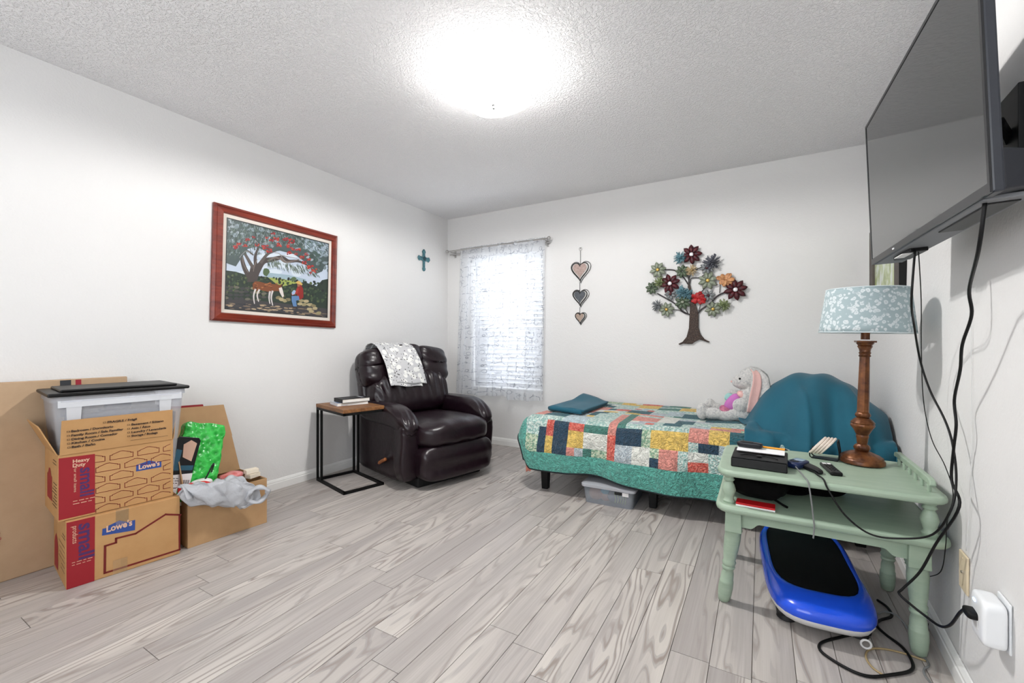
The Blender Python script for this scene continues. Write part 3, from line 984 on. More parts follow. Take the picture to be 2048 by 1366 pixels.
m.build('bag_handle', 'bag_film', bg_, smooth=180)
m = MB()
def skirt(u, v):
    y = -.02 + .30 * u
    return (-.055 - .02 * sin(u * 9) + .075 * v + .008 * sin(u * 31), y + .02 * v, .055 + .03 * sin(pi * v) - .05 * v - .02 * u + .010 * sin(u * 23 + v * 4))
m.grid(skirt, 30, 10); m.build('bag_side', 'bag_film', bg_, smooth=180, solid=.0015)
# ================================================================== C-shaped side table
def wood_mat(name, c1, c2, scale=(3, 30, 30), rough=.5):
    t, b = base(name)
    v = t.coord('Object', scale)
    n = t.noise(v, 1.6, 4, .6, .8)
    t.link(t.mix(t.ramp(n, [(.35, (0, 0, 0)), (.68, (1, 1, 1))]), rgb(c1), rgb(c2)), b.inputs['Base Color'])
    b.inputs['Roughness'].default_value = rough
    t.link(t.bump(n, .15, .002), b.inputs['Normal'])
    MATS[name] = t.m
wood_mat('acacia', (146, 100, 58), (98, 60, 30), (4, 26, 26))
mat('black_steel', (7, 7, 7), .55, spec=.3)
st_ = thing('side_table', 'C-shaped side table with wooden top and thin black steel frame', 'side table', (-2.700, 2.210, 0), rad(-14))
HX, HY = .235, .155          # half sizes of the floor frame
m = MB(); m.box(-HX, HX, -HY - .003, HY + .003, .566, .592); m.build('table_top', 'acacia', st_, bevel=.003)
m = MB()
s_ = .0095
m.box(-HX, HX, -HY, -HY + 2 * s_, .548, .566); m.box(-HX, HX, HY - 2 * s_, HY, .548, .566)
m.box(-HX, -HX + 2 * s_, -HY, HY, .548, .566); m.box(HX - 2 * s_, HX, -HY, HY, .548, .566)
m.build('top_frame', 'black_steel', st_, bevel=.001)
m = MB()
m.box(-HX, HX, -HY, -HY + 2 * s_, 0, .019); m.box(-HX, HX, HY - 2 * s_, HY, 0, .019)
m.box(-HX, -HX + 2 * s_, -HY, HY, 0, .019); m.box(HX - 2 * s_, HX, -HY, HY, 0, .019)
m.build('floor_frame', 'black_steel', st_, bevel=.001)
for y in (-HY, HY - 2 * s_):
    for x in (-HX, -HX + .072):
        m = MB(); m.box(x, x + 2 * s_ * .8, y, y + 2 * s_ * .8, .019, .548); m.build('post', 'black_steel', st_, bevel=.001)

mat('paper', (232, 230, 224), .8); mat('cover_black', (18, 19, 23), .5); mat('cover_white', (222, 224, 230), .5); mat('cover_blue', (110, 128, 160), .5)
def book(name, label, L, W, H, loc, rz, cov):
    t_ = thing(name, label, 'book', loc, rz)
    m = MB(); m.box(-L / 2 + .004, L / 2 - .003, -W / 2 + .003, W / 2 - .003, .002, H - .002); m.build('pages', 'paper', t_)
    m = MB(); m.box(-L / 2, L / 2, -W / 2, W / 2, 0, .002); m.box(-L / 2, L / 2, -W / 2, W / 2, H - .002, H); m.box(-L / 2, -L / 2 + .002, -W / 2, W / 2, 0, H)
    m.build('cover', cov, t_)
    return t_
b1 = book('paperback_book', 'white paperback at the bottom on the side table', .235, .165, .021, (-2.735, 2.235, .592), rad(70), 'cover_white')
m = MB(); m.flat([(-.11, -.078), (-.02, -.078), (-.05, .0), (-.11, .02)], lambda a, b, d: (a, b, d), .0214); m.build('cover_picture', 'cover_blue', b1)
b2 = book('hardback_book', 'black covered book lying on the white paperback', .215, .155, .028, (-2.715, 2.245, .613), rad(74), 'cover_black')
m = MB(); lettering(m, 'CHRISTMAS', .03, (.075, -.05, .0284), (0, 1, 0), (-1, 0, 0), bold=.001, width=.105)
m.build('lettering', 'cover_white', b2)

# ================================================================== recliner
def leather():
    t, b = base('dark_leather')
    v = t.coord()
    n = t.noise(v, 7, 3, .6, .5); n2 = t.noise(v, 160, 2)
    t.link(t.mix(n, rgb(15, 7, 11), rgb(34, 18, 27)), b.inputs['Base Color'])
    b.inputs['Roughness'].default_value = .32; b.inputs['Specular IOR Level'].default_value = .45
    t.link(t.bump(t.math('ADD', t.math('MULTIPLY', n, 1.0), t.math('MULTIPLY', n2, .05)), .35, .012), b.inputs['Normal'])
    MATS['dark_leather'] = t.m
leather()
mat('lever_wood', (140, 82, 40), .4)
mat('base_black', (10, 10, 11), .6)
rc = thing('recliner', 'dark plum leather recliner armchair in the corner by the window', 'recliner', (-2.372, 2.735, 0), rad(-15))
m = MB(); m.box(-.34, .30, -.30, .30, 0, .075); m.build('base', 'base_black', rc, bevel=.01)
m = MB(); m.cushion((-.02, 0, .27), (.62, .60, .40), 8, 8); m.build('seat_box', 'dark_leather', rc, smooth=180)
def seatdef(w):
    return w + Vector((0, 0, .018 * (1 - (w.y / .33) ** 2) + .004 * sin(w.y * 38 + 1) * smoothstep(-.1, .25, w.x)))
m = MB(); m.cushion((.165, 0, .375), (.60, .655, .205), 3.6, 26, None, seatdef); m.build('seat', 'dark_leather', rc, smooth=180)
def footdef(w):
    return w + Vector((.006 * sin(w.z * 45) + .003 * sin(w.y * 60 + w.z * 20) * (abs(w.y) > .2), 0, 0))
m = MB(); m.cushion((.345, 0, .185), (.20, .665, .27), 4.5, 26, None, footdef); m.build('footrest', 'dark_leather', rc, smooth=180)
for sg in (-1, 1):
    def paneldef(w):
        return w
    m = MB(); m.cushion((-.09, sg * .362, .295), (.70, .105, .49), 10, 8); m.build('side_panel', 'dark_leather', rc, smooth=180)
    def armdef(w, sg=sg):
        z = w.z
        if w.x > .10:
            z -= (w.x - .10) ** 2 * 1.1
        g = .005 * sin(w.y * 150 + w.x * 30) * smoothstep(.16, .36, w.x)
        return Vector((w.x + .01 * (w.z > 0), w.y * (1 + .10 * smoothstep(.0, .35, w.x)), z + g))
    m = MB(); m.cushion((-.05, sg * .358, .515), (.76, .17, .165), 3.2, 30, None, armdef); m.build('arm_pad', 'dark_leather', rc, smooth=180)
    def frontdef(w):
        return w + Vector((.004 * sin(w.z * 120) * smoothstep(.02, .2, w.z), .006 * sin(w.z * 20), 0))
    m = MB(); m.cushion((.245, sg * .362, .275), (.14, .15, .43), 4.5, 26, None, frontdef); m.build('arm_front', 'dark_leather', rc, smooth=180)
Rb_ = RY(rad(-13))
m = MB(); m.cushion((-.405, 0, .60), (.14, .80, .84), 5, 10, Rb_); m.build('back_shell', 'dark_leather', rc, smooth=180)
def lumdef(w):
    k = smoothstep(-.2, .2, w.z)
    x = w.x + (.013 * sin(w.y * 66 * (1 + .8 * (.19 - w.z)) + 2 * sin(w.z * 9)) + .006 * sin(w.y * 118 + 4 * w.z)) * k * smoothstep(.0, .09, w.x) + .012 * cos(w.y * 4.5)
    return Vector((x, w.y, w.z + .02 * cos(w.y * 4)))
m = MB(); m.cushion((-.305, 0, .615), (.27, .76, .38), 3.2, 46, Rb_, lumdef); m.build('lumbar_cushion', 'dark_leather', rc, smooth=180)
def headdef(w, yc=0, wd=.3):
    # puffy section, pulled in along the side seams, tucked at mid height
    k = abs(w.y) / (wd / 2)
    x = w.x - .030 * k ** 3 * (w.x > 0) - .012 * math.exp(-((w.z + .02) / .05) ** 2) * (w.x > 0) * k
    x += .007 * sin(w.z * 70 + w.y * 25) * k * (w.x > 0)
    z = w.z - .045 * smoothstep(.05, .42, abs(w.y + yc)) * (w.z > 0)
    return Vector((x, w.y, z))
for yc, wd in ((-.262, .325), (0, .34), (.262, .325)):
    m = MB(); m.cushion((-.385, yc, .865), (.25, wd, .36), 4.2, 24, Rb_, lambda w, yc=yc, wd=wd: headdef(w, yc, wd)); m.build('head_cushion', 'dark_leather', rc, smooth=180)
m = MB(); m.tube(spline([(-.03, -.425, .155), (.0, -.445, .155), (.05, -.45, .18), (.105, -.452, .205)], 5), [.010] * 5 + [.011] * 5 + [.013] * 6, 8)
m.build('lever', 'lever_wood', rc, smooth=180)

# towel with little sheep, over the top of the backrest
def towel_mat():
    t, b = base('sheep_towel')
    v = t.coord('UV')
    d = t.voro(v, 19, 'F1', .9)
    blob = t.ramp(d, [(.42, (1, 1, 1)), (.47, (0, 0, 0))])
    d2 = t.voro(v, 42, 'F1', 1)
    spot = t.ramp(d2, [(.20, (1, 1, 1)), (.26, (0, 0, 0))])
    c = t.mix(blob, rgb(198, 198, 200), rgb(236, 236, 233))
    c = t.mix(spot, c, rgb(36, 36, 38))
    t.link(c, b.inputs['Base Color']); b.inputs['Roughness'].default_value = .9
    t.link(t.bump(t.noise(v, 300, 2), .2, .002), b.inputs['Normal'])
    MATS['sheep_towel'] = t.m
towel_mat()
def towel():
    # profile in recliner-local x,z going from behind, over the top, down the front
    prof = spline([(-.575, 0, .82), (-.555, 0, .93), (-.50, 0, 1.018), (-.415, 0, 1.045), (-.325, 0, 1.005), (-.262, 0, .93), (-.222, 0, .855), (-.200, 0, .775), (-.180, 0, .70)], 6)
    n = len(prof) - 1
    tw = thing('hand_towel', 'white towel printed with little sheep draped over the recliner', 'towel', (-2.372, 2.735, 0), rad(-15))
    def layer(y0, y1, skew, off, vmax, name):
        def fn(u, v):
            k = v * vmax * n; i = min(int(k), n - 1); p = prof[i].lerp(prof[i + 1], k - i)
            y = y0 + (y1 - y0) * u + skew * v
            return (p.x + off + .006 * sin(u * 7 + v * 5) * v, y, p.z + off * .4 - .025 * u * v * v + .004 * sin(u * 9))
        nu, nv = 24, 48
        m = MB(); m.grid(fn, nu, nv)
        o = m.build(name, 'sheep_towel', tw, smooth=180, solid=.004)
        uv = o.data.uv_layers.new(name='uv')
        for p in o.data.polygons:
            for li in p.loop_indices:
                vi = o.data.loops[li].vertex_index
                uv.data[li].uv = ((vi % (nu + 1)) / nu * (y1 - y0) * 1.1 + y0, (vi // (nu + 1)) / nv * .72)
    layer(-.345, -.045, .085, .030, 1.0, 'under_fold')
    layer(-.290, -.005, .085, .037, .96, 'upper_fold')
towel()

# ================================================================== painting
def frame_wood():
    wood_mat('red_mahogany', (132, 50, 32), (96, 30, 20), (20, 2, 20), .35)
frame_wood()
mat('linen_mat', (214, 206, 196), .8)
pt = thing('framed_painting', 'framed painting of a tree and donkey in mahogany frame on left wall', 'painting', (XL, 1.880, 1.571))
pt.rotation_euler = (rad(-1.35), 0, 0)
PWid, PHei = .925, .757
def ring(mb, o0, o1, d0, d1):
    """mitred frame ring from outer half-size o0 to inner o1 with depths d0 -> d1"""
    (a0, b0), (a1, b1) = o0, o1
    O = [(-a0, -b0), (a0, -b0), (a0, b0), (-a0, b0)]; I = [(-a1, -b1), (a1, -b1), (a1, b1), (-a1, b1)]
    vs = [(d0, y, z) for y, z in O] + [(d1, y, z) for y, z in I]
    mb.add(vs, [(i, (i + 1) % 4, 4 + (i + 1) % 4, 4 + i) for i in range(4)])
a, b_ = PWid / 2, PHei / 2
m = MB()
ring(m, (a, b_), (a, b_), .001, .020); ring(m, (a, b_), (a - .014, b_ - .014), .020, .030); ring(m, (a - .014, b_ - .014), (a - .020, b_ - .020), .030, .026)
ring(m, (a - .020, b_ - .020), (a - .050, b_ - .050), .026, .036); ring(m, (a - .050, b_ - .050), (a - .056, b_ - .056), .036, .018)
m.build('frame', 'red_mahogany', pt)
m = MB(); ring(m, (a - .055, b_ - .055), (a - .078, b_ - .078), .019, .017); m.build('liner', 'linen_mat', pt)
ca, cb = a - .078, b_ - .078
def paint_mat():
    t, b = base('oil_paint')
    at = t.new('ShaderNodeAttribute'); at.attribute_name = 'Col'
    t.link(at.outputs['Color'], b.inputs['Base Color']); b.inputs['Roughness'].default_value = .45
    t.link(t.bump(t.noise(t.coord(), 140, 3), .2, .002), b.inputs['Normal'])
    MATS['oil_paint'] = t.m
paint_mat()
def paint():
    H = homography([(88, 130), (1255, 440), (1240, 1290), (75, 1190)])
    rr = random.Random(11)
    m = MB(); depth = [.0150]
    def P(x, y):
        u, v = H(x, y)
        u = min(1, max(0, u)); v = min(1, max(0, v))
        return ((u * 2 - 1) * ca, (v * 2 - 1) * cb)
    fn = lambda y, z, d: (d, y, z)
    def lay(): depth[0] += .00009
    def poly(pts, c, raw=False):
        m.flat([q_ if raw else P(*q_) for q_ in pts], fn, depth[0], rgb(c)); lay()
    def blob(x, y, rx, ry, c, n=9, rot=0):
        p = []
        for k in range(n):
            a_ = 2 * pi * k / n; r = rr.uniform(.75, 1.1)
            dx, dy = rx * r * cos(a_), ry * r * sin(a_)
            p.append((x + dx * cos(rot) - dy * sin(rot), y + dx * sin(rot) + dy * cos(rot)))
        m.flat([P(*q_) for q_ in p], fn, depth[0] + rr.uniform(0, .00008), rgb(c))
    def limb(pts, w0, w1, c):
        S = spline([(x, y, 0) for x, y in pts], 6); n = len(S)
        L = []; R = []
        for i, p in enumerate(S):
            d = (S[min(i + 1, n - 1)] - S[max(i - 1, 0)]).normalized(); w = (w0 + (w1 - w0) * i / (n - 1)) / 2
            L.append((p.x - d.y * w, p.y + d.x * w)); R.append((p.x + d.y * w, p.y - d.x * w))
        for i in range(n - 1):
            m.flat([P(*L[i]), P(*L[i + 1]), P(*R[i + 1]), P(*R[i])], fn, depth[0], rgb(c))
        lay()
    poly([(60, 100), (1270, 420), (1270, 1310), (60, 1210)], (186, 198, 214))                      # sky
    for i in range(14):
        blob(rr.uniform(300, 1100), rr.uniform(560, 800), rr.uniform(50, 120), rr.uniform(18, 40), (204, 214, 224))
    lay()
    poly([(560, 770), (800, 800), (1000, 850), (1000, 900), (560, 860)], (150, 172, 184))            # hills
    poly([(540, 825), (700, 838), (900, 880), (980, 920), (900, 960), (560, 930)], (152, 164, 84))   # meadow
    poly([(60, 740), (200, 760), (330, 800), (560, 820), (660, 900), (740, 930), (870, 900), (980, 880), (1120, 930), (1180, 860), (1270, 850), (1270, 1230), (60, 1190)], (40, 54, 44))
    for i in range(260):                                                                            # hedge leaves
        x = rr.uniform(70, 1260); y = rr.uniform(770, 1010) + x * .09
        blob(x, y, rr.uniform(8, 20), rr.uniform(8, 22), rr.choice([(34, 48, 40), (52, 70, 50), (66, 84, 56), (86, 98, 62), (28, 36, 36)]))
    lay()
    blob(545, 765, 42, 48, (78, 98, 66)); blob(860, 845, 32, 25, (84, 104, 70)); lay()
    poly([(60, 1080), (300, 1080), (620, 1110), (1270, 1190), (1270, 1320), (60, 1215)], (62, 60, 62))   # ground
    for i in range(150):
        x = rr.uniform(70, 1250); y = 1110 + x * .075 + rr.uniform(-5, 105)
        blob(x, y, rr.uniform(15, 50), rr.uniform(4, 10), rr.choice([(150, 130, 104), (172, 152, 124), (120, 104, 88), (52, 52, 58), (44, 44, 52)]), rot=.08)
    lay()
    for i in range(34):                                                                             # stone wall
        x = 85 + (i % 9) * 62 + rr.uniform(-8, 8); y = 930 + (i // 9) * 42 + x * .07 + rr.uniform(-6, 6)
        blob(x, y, 34, 17, rr.choice([(74, 72, 68), (104, 100, 88), (134, 126, 100), (60, 60, 62)]), 8)
    for x, y in ((720, 1080), (760, 1095), (800, 1080), (950, 1095), (1000, 1100), (1040, 1140), (980, 1140), (1080, 1150), (930, 1130), (1040, 1190), (1100, 1180), (1060, 1215), (1140, 1235), (690, 1060)):
        blob(x, y, 34, 20, rr.choice([(150, 140, 104), (128, 118, 86), (170, 156, 120)]), 8)
    lay()
    # trunk and limbs
    tk = (70, 62, 60); tl = (116, 104, 98)
    poly([(330, 880), (370, 700), (500, 640), (540, 640), (470, 780), (440, 880)], tk)
    limb([(360, 830), (300, 720), (265, 600), (250, 520), (290, 520)], 60, 22, tk)
    limb([(400, 720), (340, 620), (300, 540), (330, 520), (400, 570)], 40, 14, (88, 80, 76))
    limb([(430, 720), (420, 600), (440, 520), (470, 440)], 44, 16, tk)
    limb([(450, 720), (520, 640), (620, 620), (720, 600), (800, 640), (900, 640), (980, 670), (1060, 720)], 70, 12, tk)
    limb([(480, 660), (560, 560), (650, 520), (760, 480)], 40, 14, (88, 80, 76))
    limb([(700, 600), (760, 650), (850, 640), (920, 620)], 26, 10, tl)
    limb([(560, 640), (640, 600), (690, 610)], 22, 16, tl)
    limb([(275, 590), (290, 680), (340, 770)], 14, 8, tl); limb([(440, 620), (410, 700), (400, 760)], 12, 8, tl)
    # foliage
    poly([(60, 110), (1270, 430), (1270, 640), (1180, 760), (1110, 790), (1000, 660), (860, 560), (700, 520), (560, 540), (430, 470), (330, 500), (250, 620), (200, 700), (90, 660), (60, 620)], (68, 82, 82))
    for i in range(240):
        x = rr.uniform(70, 1260); top = 120 + (x - 80) * .265; y = rr.uniform(top, top + 330)
        if y > 470 + max(0, x - 820) * .7 and x > 260: continue
        blob(x, y, rr.uniform(14, 40), rr.uniform(12, 28), rr.choice([(70, 88, 84), (92, 108, 110), (112, 126, 130), (60, 76, 70), (150, 160, 168), (128, 142, 150)]), 7)
    lay()
    for i in range(900):
        x = rr.uniform(70, 1260)
        top = 120 + (x - 80) * .265
        low = 330 + 190 * (1 - ((x - 420) / 760) ** 2) + (120 if x < 240 else 0) + max(0, x - 820) * .75
        y = rr.uniform(top, max(top + 30, low - 40))
        L_ = rr.uniform(18, 55); w = rr.uniform(3, 8)
        g = rr.choice([(84, 100, 100), (66, 84, 80), (108, 122, 124), (58, 72, 66), (134, 146, 150), (96, 112, 102), (48, 62, 56)])
        if x > 980: g = rr.choice([(120, 136, 146), (150, 164, 178), (92, 112, 110), (172, 184, 196)])
        a_ = 1.35 - (x - 640) / 1100 + rr.uniform(-.3, .3)
        blob(x, y, L_ * .5, w, g, 6, rot=a_)
    lay()
    for i in range(160):
        x = rr.uniform(560, 1150); y = 640 + (x - 560) * .22 + rr.uniform(-30, 60)
        blob(x, y, rr.uniform(14, 34), 3.2, rr.choice([(92, 106, 92), (120, 132, 116), (70, 86, 74)]), 5, rot=1.35 - (x - 640) / 1500)
    for i in range(60):
        x = rr.uniform(90, 560); blob(x, rr.uniform(480, 640) if x < 250 else rr.uniform(470, 560), rr.uniform(12, 30), 4, (76, 92, 84), 5, rot=1.4)
    lay()
    limb([(240, 600), (270, 560), (320, 520), (370, 560)], 7, 4, (150, 146, 148)); limb([(420, 400), (470, 450), (520, 430), (560, 460)], 7, 3, (140, 136, 138))
    limb([(640, 540), (700, 560), (740, 620), (800, 670)], 8, 4, (146, 142, 140)); limb([(700, 570), (800, 590), (900, 610)], 8, 4, (140, 136, 130))
    # blossoms
    for x, y, s_ in ((190, 475, 34), (230, 435, 26), (300, 460, 26), (330, 390, 24), (440, 455, 24), (530, 480, 34), (575, 520, 34), (600, 400, 26), (660, 385, 32), (690, 450, 34), (620, 320, 24), (760, 390, 30), (830, 410, 36), (800, 470, 28), (850, 500, 22), (910, 505, 28), (810, 545, 28), (950, 600, 28), (1000, 560, 22), (1030, 620, 22), (980, 660, 24), (1050, 710, 36), (1090, 750, 30), (1050, 775, 18), (550, 370, 18), (400, 360, 18), (880, 560, 18)):
        for k in range(11):
            blob(x + rr.uniform(-s_, s_) * .9, y + rr.uniform(-s_, s_) * .6, s_ * .42, s_ * .32, rr.choice([(150, 36, 42), (172, 50, 46), (124, 28, 36), (178, 76, 54)]), 6)
    lay()
    # donkey
    br = (120, 68, 38)
    poly([(392, 900), (420, 872), (470, 876), (560, 900), (640, 905), (700, 915), (735, 900), (725, 940), (745, 1010), (750, 1050), (735, 1062), (715, 1020), (690, 985), (640, 985), (620, 1000), (560, 990), (470, 970), (430, 985), (395, 960)], br)
    for i in range(24):
        blob(rr.uniform(420, 680), rr.uniform(890, 960), 16, 8, rr.choice([(160, 104, 62), (96, 52, 30), (146, 88, 48)]), 7)
    lay()
    poly([(690, 950), (722, 940), (738, 985), (748, 1040), (735, 1060), (716, 1030), (700, 1000)], (214, 206, 200))
    poly([(715, 930), (728, 900), (740, 905), (728, 945)], (60, 46, 42))
    for pts in (((425, 960), (405, 1040), (415, 1130)), ((470, 965), (445, 1030), (462, 1105)), ((590, 985), (580, 1060), (590, 1130)), ((620, 980), (605, 1060), (622, 1150))):
        limb(pts, 22, 11, (206, 200, 198))
    # seated man in straw hat, red shirt, blue trousers
    poly([(905, 915), (935, 905), (965, 960), (968, 1060), (930, 1085), (895, 1050), (885, 980)], (136, 34, 30))
    poly([(890, 960), (915, 950), (905, 1010), (840, 1035), (830, 1010), (880, 990)], (158, 44, 36))
    poly([(835, 1040), (915, 1040), (925, 1085), (885, 1095), (895, 1165), (855, 1165), (835, 1095)], (92, 128, 172))
    poly([(835, 1000), (860, 970), (882, 985), (870, 1020), (840, 1030)], (150, 176, 204))
    poly([(895, 900), (925, 900), (928, 930), (900, 935)], (150, 100, 76))
    poly([(880, 892), (900, 868), (925, 870), (958, 905), (950, 920), (915, 905)], (206, 172, 96))
    poly([(850, 1160), (895, 1162), (905, 1178), (845, 1176)], (52, 42, 40))
    # dark line around the picture edge
    for e in ([(-ca, -cb), (ca, -cb), (ca, -cb + .007), (-ca, -cb + .007)], [(-ca, cb - .007), (ca, cb - .007), (ca, cb), (-ca, cb)], [(-ca, -cb), (-ca + .005, -cb), (-ca + .005, cb), (-ca, cb)], [(ca - .005, -cb), (ca, -cb), (ca, cb), (ca - .005, cb)]):
        poly(e, (36, 38, 40), True)
    m.build('canvas', 'oil_paint', pt)
paint()

# ================================================================== cross on the left wall
mat('teal_metal', (92, 138, 146), .45, metal=.3, var=(60, (60, 100, 112), 3), bump=(90, .3, .003))
cr = thing('wall_cross', 'small teal metal cross on the left wall near the corner', 'cross', (XL, 3.415, 1.93))
cf = lambda a, b, d: (d, a, b)
m = MB()
out = [(-.016, -.118), (.0, -.128), (.016, -.118), (.024, -.098), (.014, -.085), (.016, -.02), (.05, -.016), (.07, -.026), (.090, -.004), (.092, .008), (.078, .030), (.06, .024), (.02, .022), (.016, .055), (.026, .075), (.014, .095), (.0, .104), (-.014, .095), (-.026, .075), (-.016, .055), (-.02, .022), (-.06, .024), (-.078, .030), (-.092, .008), (-.090, -.004), (-.07, -.026), (-.05, -.016), (-.016, -.02), (-.014, -.085), (-.024, -.098)]
m.prism(out, cf, .003, .014); m.build('cross', 'teal_metal', cr, bevel=.003)
m = MB()
for k in range(7):
    a_ = 2 * pi * k / 7
    m.cushion((.019, .014 * cos(a_), .005 + .014 * sin(a_)), (.012, .020, .012), 2, 4, RX(a_))
m.build('flower', mat('teal_dark', (44, 74, 84), .5), cr, smooth=180)

# ================================================================== hanging hearts on the back wall
mat('iron_dark', (44, 42, 42), .5, metal=.5)
mat('heart_blush', (190, 168, 160), .7, bump=(220, .6, .004), var=(160, (160, 138, 132), 3))
mat('heart_slate', (92, 96, 102), .6, bump=(60, .4, .003), var=(80, (70, 74, 80), 3))
mat('heart_sand', (182, 164, 150), .7, bump=(220, .6, .004), var=(150, (150, 128, 116), 3))
mat('heart_white', (206, 204, 200), .5)
hg = thing('heart_hanger', 'three metal hearts hanging in a string beside the window', 'wall ornament', (-1.462, YB, 1.945))
def heart(s_, tip=1.25, n=44):
    P = []
    for k in range(n):
        t_ = 2 * pi * k / n
        x = 16 * sin(t_) ** 3; y = 13 * cos(t_) - 5 * cos(2 * t_) - 2 * cos(3 * t_) - cos(4 * t_)
        if y < 0: y *= tip
        P.append((x / 16 * s_, y / 16 * s_))
    return P
hf = lambda a, b, d: (a, -d, b)
for (zc, s_, mt, tilt) in ((-.198, .082, 'heart_blush', .05), (-.447, .068, 'heart_slate', .0), (-.643, .047, 'heart_sand', .0)):
    h = heart(s_); hi = [(x * .82, y * .82 + .003) for x, y in h]
    m = MB(); m.prism(hi, lambda a, b, d: hf(a - .006, b + zc, d), .010, .015); ho = m.build('heart', mt, hg)
    m = MB(); m.prism([(x * 1.0, y) for x, y in heart(s_ * .96)], lambda a, b, d: hf(a - .003, b + zc, d), .006, .0095); m.build('backing', 'heart_white', ho)
    m = MB(); m.tube([hf(a - .003, b + zc, .012) for a, b in heart(s_ * 1.0)], .0042, 6, closed=True); m.build('rim', 'iron_dark', ho, smooth=180)
    m = MB(); m.tube([hf(a * 1.2 + .004, b * 1.17 + zc, .010) for a, b in h], .0024, 6, closed=True); m.build('wire', 'iron_dark', ho, smooth=180)
m = MB(); m.tube([hf(0, -.02, .010), hf(0, -.155, .010)], .002, 6); m.tube([hf(-.006, -.315, .010), hf(-.006, -.40, .010)], .002, 6); m.tube([hf(-.006, -.55, .010), hf(-.006, -.615, .010)], .002, 6)
m.build('link', 'iron_dark', hg)
m = MB(); m.tube([hf(.014 * cos(2 * pi * k / 16), -.006 + .014 * sin(2 * pi * k / 16), .010) for k in range(16)], .002, 6, closed=True)
m.build('hanging_ring', 'brushed_nickel', hg, smooth=180)
m = MB(); m.tube([(0, 0, -.003), (0, -.018, .002)], .003, 8); m.build('nail', 'brushed_nickel', hg)

# ================================================================== metal flower tree on the back wall
mat('bark_bronze', (28, 22, 21), .5, metal=.4, var=(150, (92, 76, 68), 2), bump=(120, .9, .006))
mat('branch_iron', (62, 58, 60), .45, metal=.6)
for nm, c, c2 in (('petal_maroon', (92, 24, 32), (44, 26, 32)), ('petal_sage', (152, 158, 142), (116, 126, 106)), ('petal_grey', (150, 154, 154), (108, 112, 116)), ('petal_green', (104, 116, 96), (70, 86, 66)), ('petal_teal', (122, 160, 170), (78, 118, 132)),
                  ('petal_cream', (208, 188, 152), (170, 148, 110)), ('petal_tan', (200, 146, 98), (158, 104, 66)), ('petal_red', (186, 24, 28), (128, 14, 20)), ('petal_moss', (150, 160, 118), (112, 128, 84)), ('petal_ash', (112, 114, 122), (76, 78, 88))):
    mat(nm, c, .5, metal=.1, var=(70, c2, 2))
mat('seed_gold', (190, 160, 84), .4, metal=.5); mat('seed_white', (222, 220, 222), .35, metal=.2)
tr = thing('metal_tree', 'bronze metal tree wall sculpture with coloured flowers above the bed', 'wall art', (0, YB, 0))
TQ = 863.0
def tw_(x, y, d=.02):
    """sheet position of the sculpture (crop 1270..1520 x 470..710) to its place on the wall"""
    px, py = 1270 + x / 5.692, 470 + y / 5.692
    u = (px - 1024) / 860.7; v = (685.55 - py) / 860.7
    s0, c0 = sin(.5241), cos(.5241)
    k = 3.79 / (u * s0 + c0)
    return ((u * c0 - s0) * k, -d, 1.0606 + v * k)
trunk = [(490, 1240), (540, 1215), (585, 1160), (612, 1060), (620, 900), (625, 780), (615, 650), (598, 560), (618, 545), (640, 620), (655, 700), (690, 790), (722, 900), (722, 1060), (745, 1130), (790, 1185), (850, 1215), (835, 1225), (780, 1205), (730, 1190), (680, 1215), (650, 1240), (600, 1240), (550, 1235), (505, 1250)]
m = MB()
n_ = len(trunk)
cen = [tw_(x, y, .026) for x, y in trunk]
m.add([tw_(x, y, .012) for x, y in trunk] + [tw_(x, y, .026) for x, y in trunk], [tuple(range(n_)), tuple(range(2 * n_ - 1, n_ - 1, -1))] + [(i, n_ + i, n_ + (i + 1) % n_, (i + 1) % n_) for i in range(n_)])
m.build('trunk', 'bark_bronze', tr, bevel=.004)
for pts, r in (([(620, 905), (530, 860), (450, 780), (350, 720), (250, 665)], .0052), ([(715, 890), (760, 840), (850, 780), (940, 690), (1060, 635)], .0060), ([(600, 560), (540, 470), (450, 400), (330, 390)], .0048),
               ([(615, 560), (600, 470), (590, 400), (545, 340)], .0034), ([(622, 550), (640, 490), (740, 480), (800, 430)], .0036), ([(600, 600), (615, 480), (650, 420), (760, 360)], .0036), ([(700, 700), (760, 640), (800, 590)], .0040),
               ([(620, 905), (560, 890), (500, 855), (430, 850)], .003), ([(720, 880), (735, 820), (740, 780)], .003), ([(600, 890), (570, 840), (555, 800)], .003), ([(880, 760), (930, 790), (960, 800)], .003), ([(960, 660), (965, 600), (965, 560)], .003)):
    m = MB(); m.tube([tw_(x, y, .014) for x, y in [(p.x, p.y) for p in spline([(a, b, 0) for a, b in pts], 6)]], r, 7); m.build('branch', 'branch_iron', tr, smooth=180)
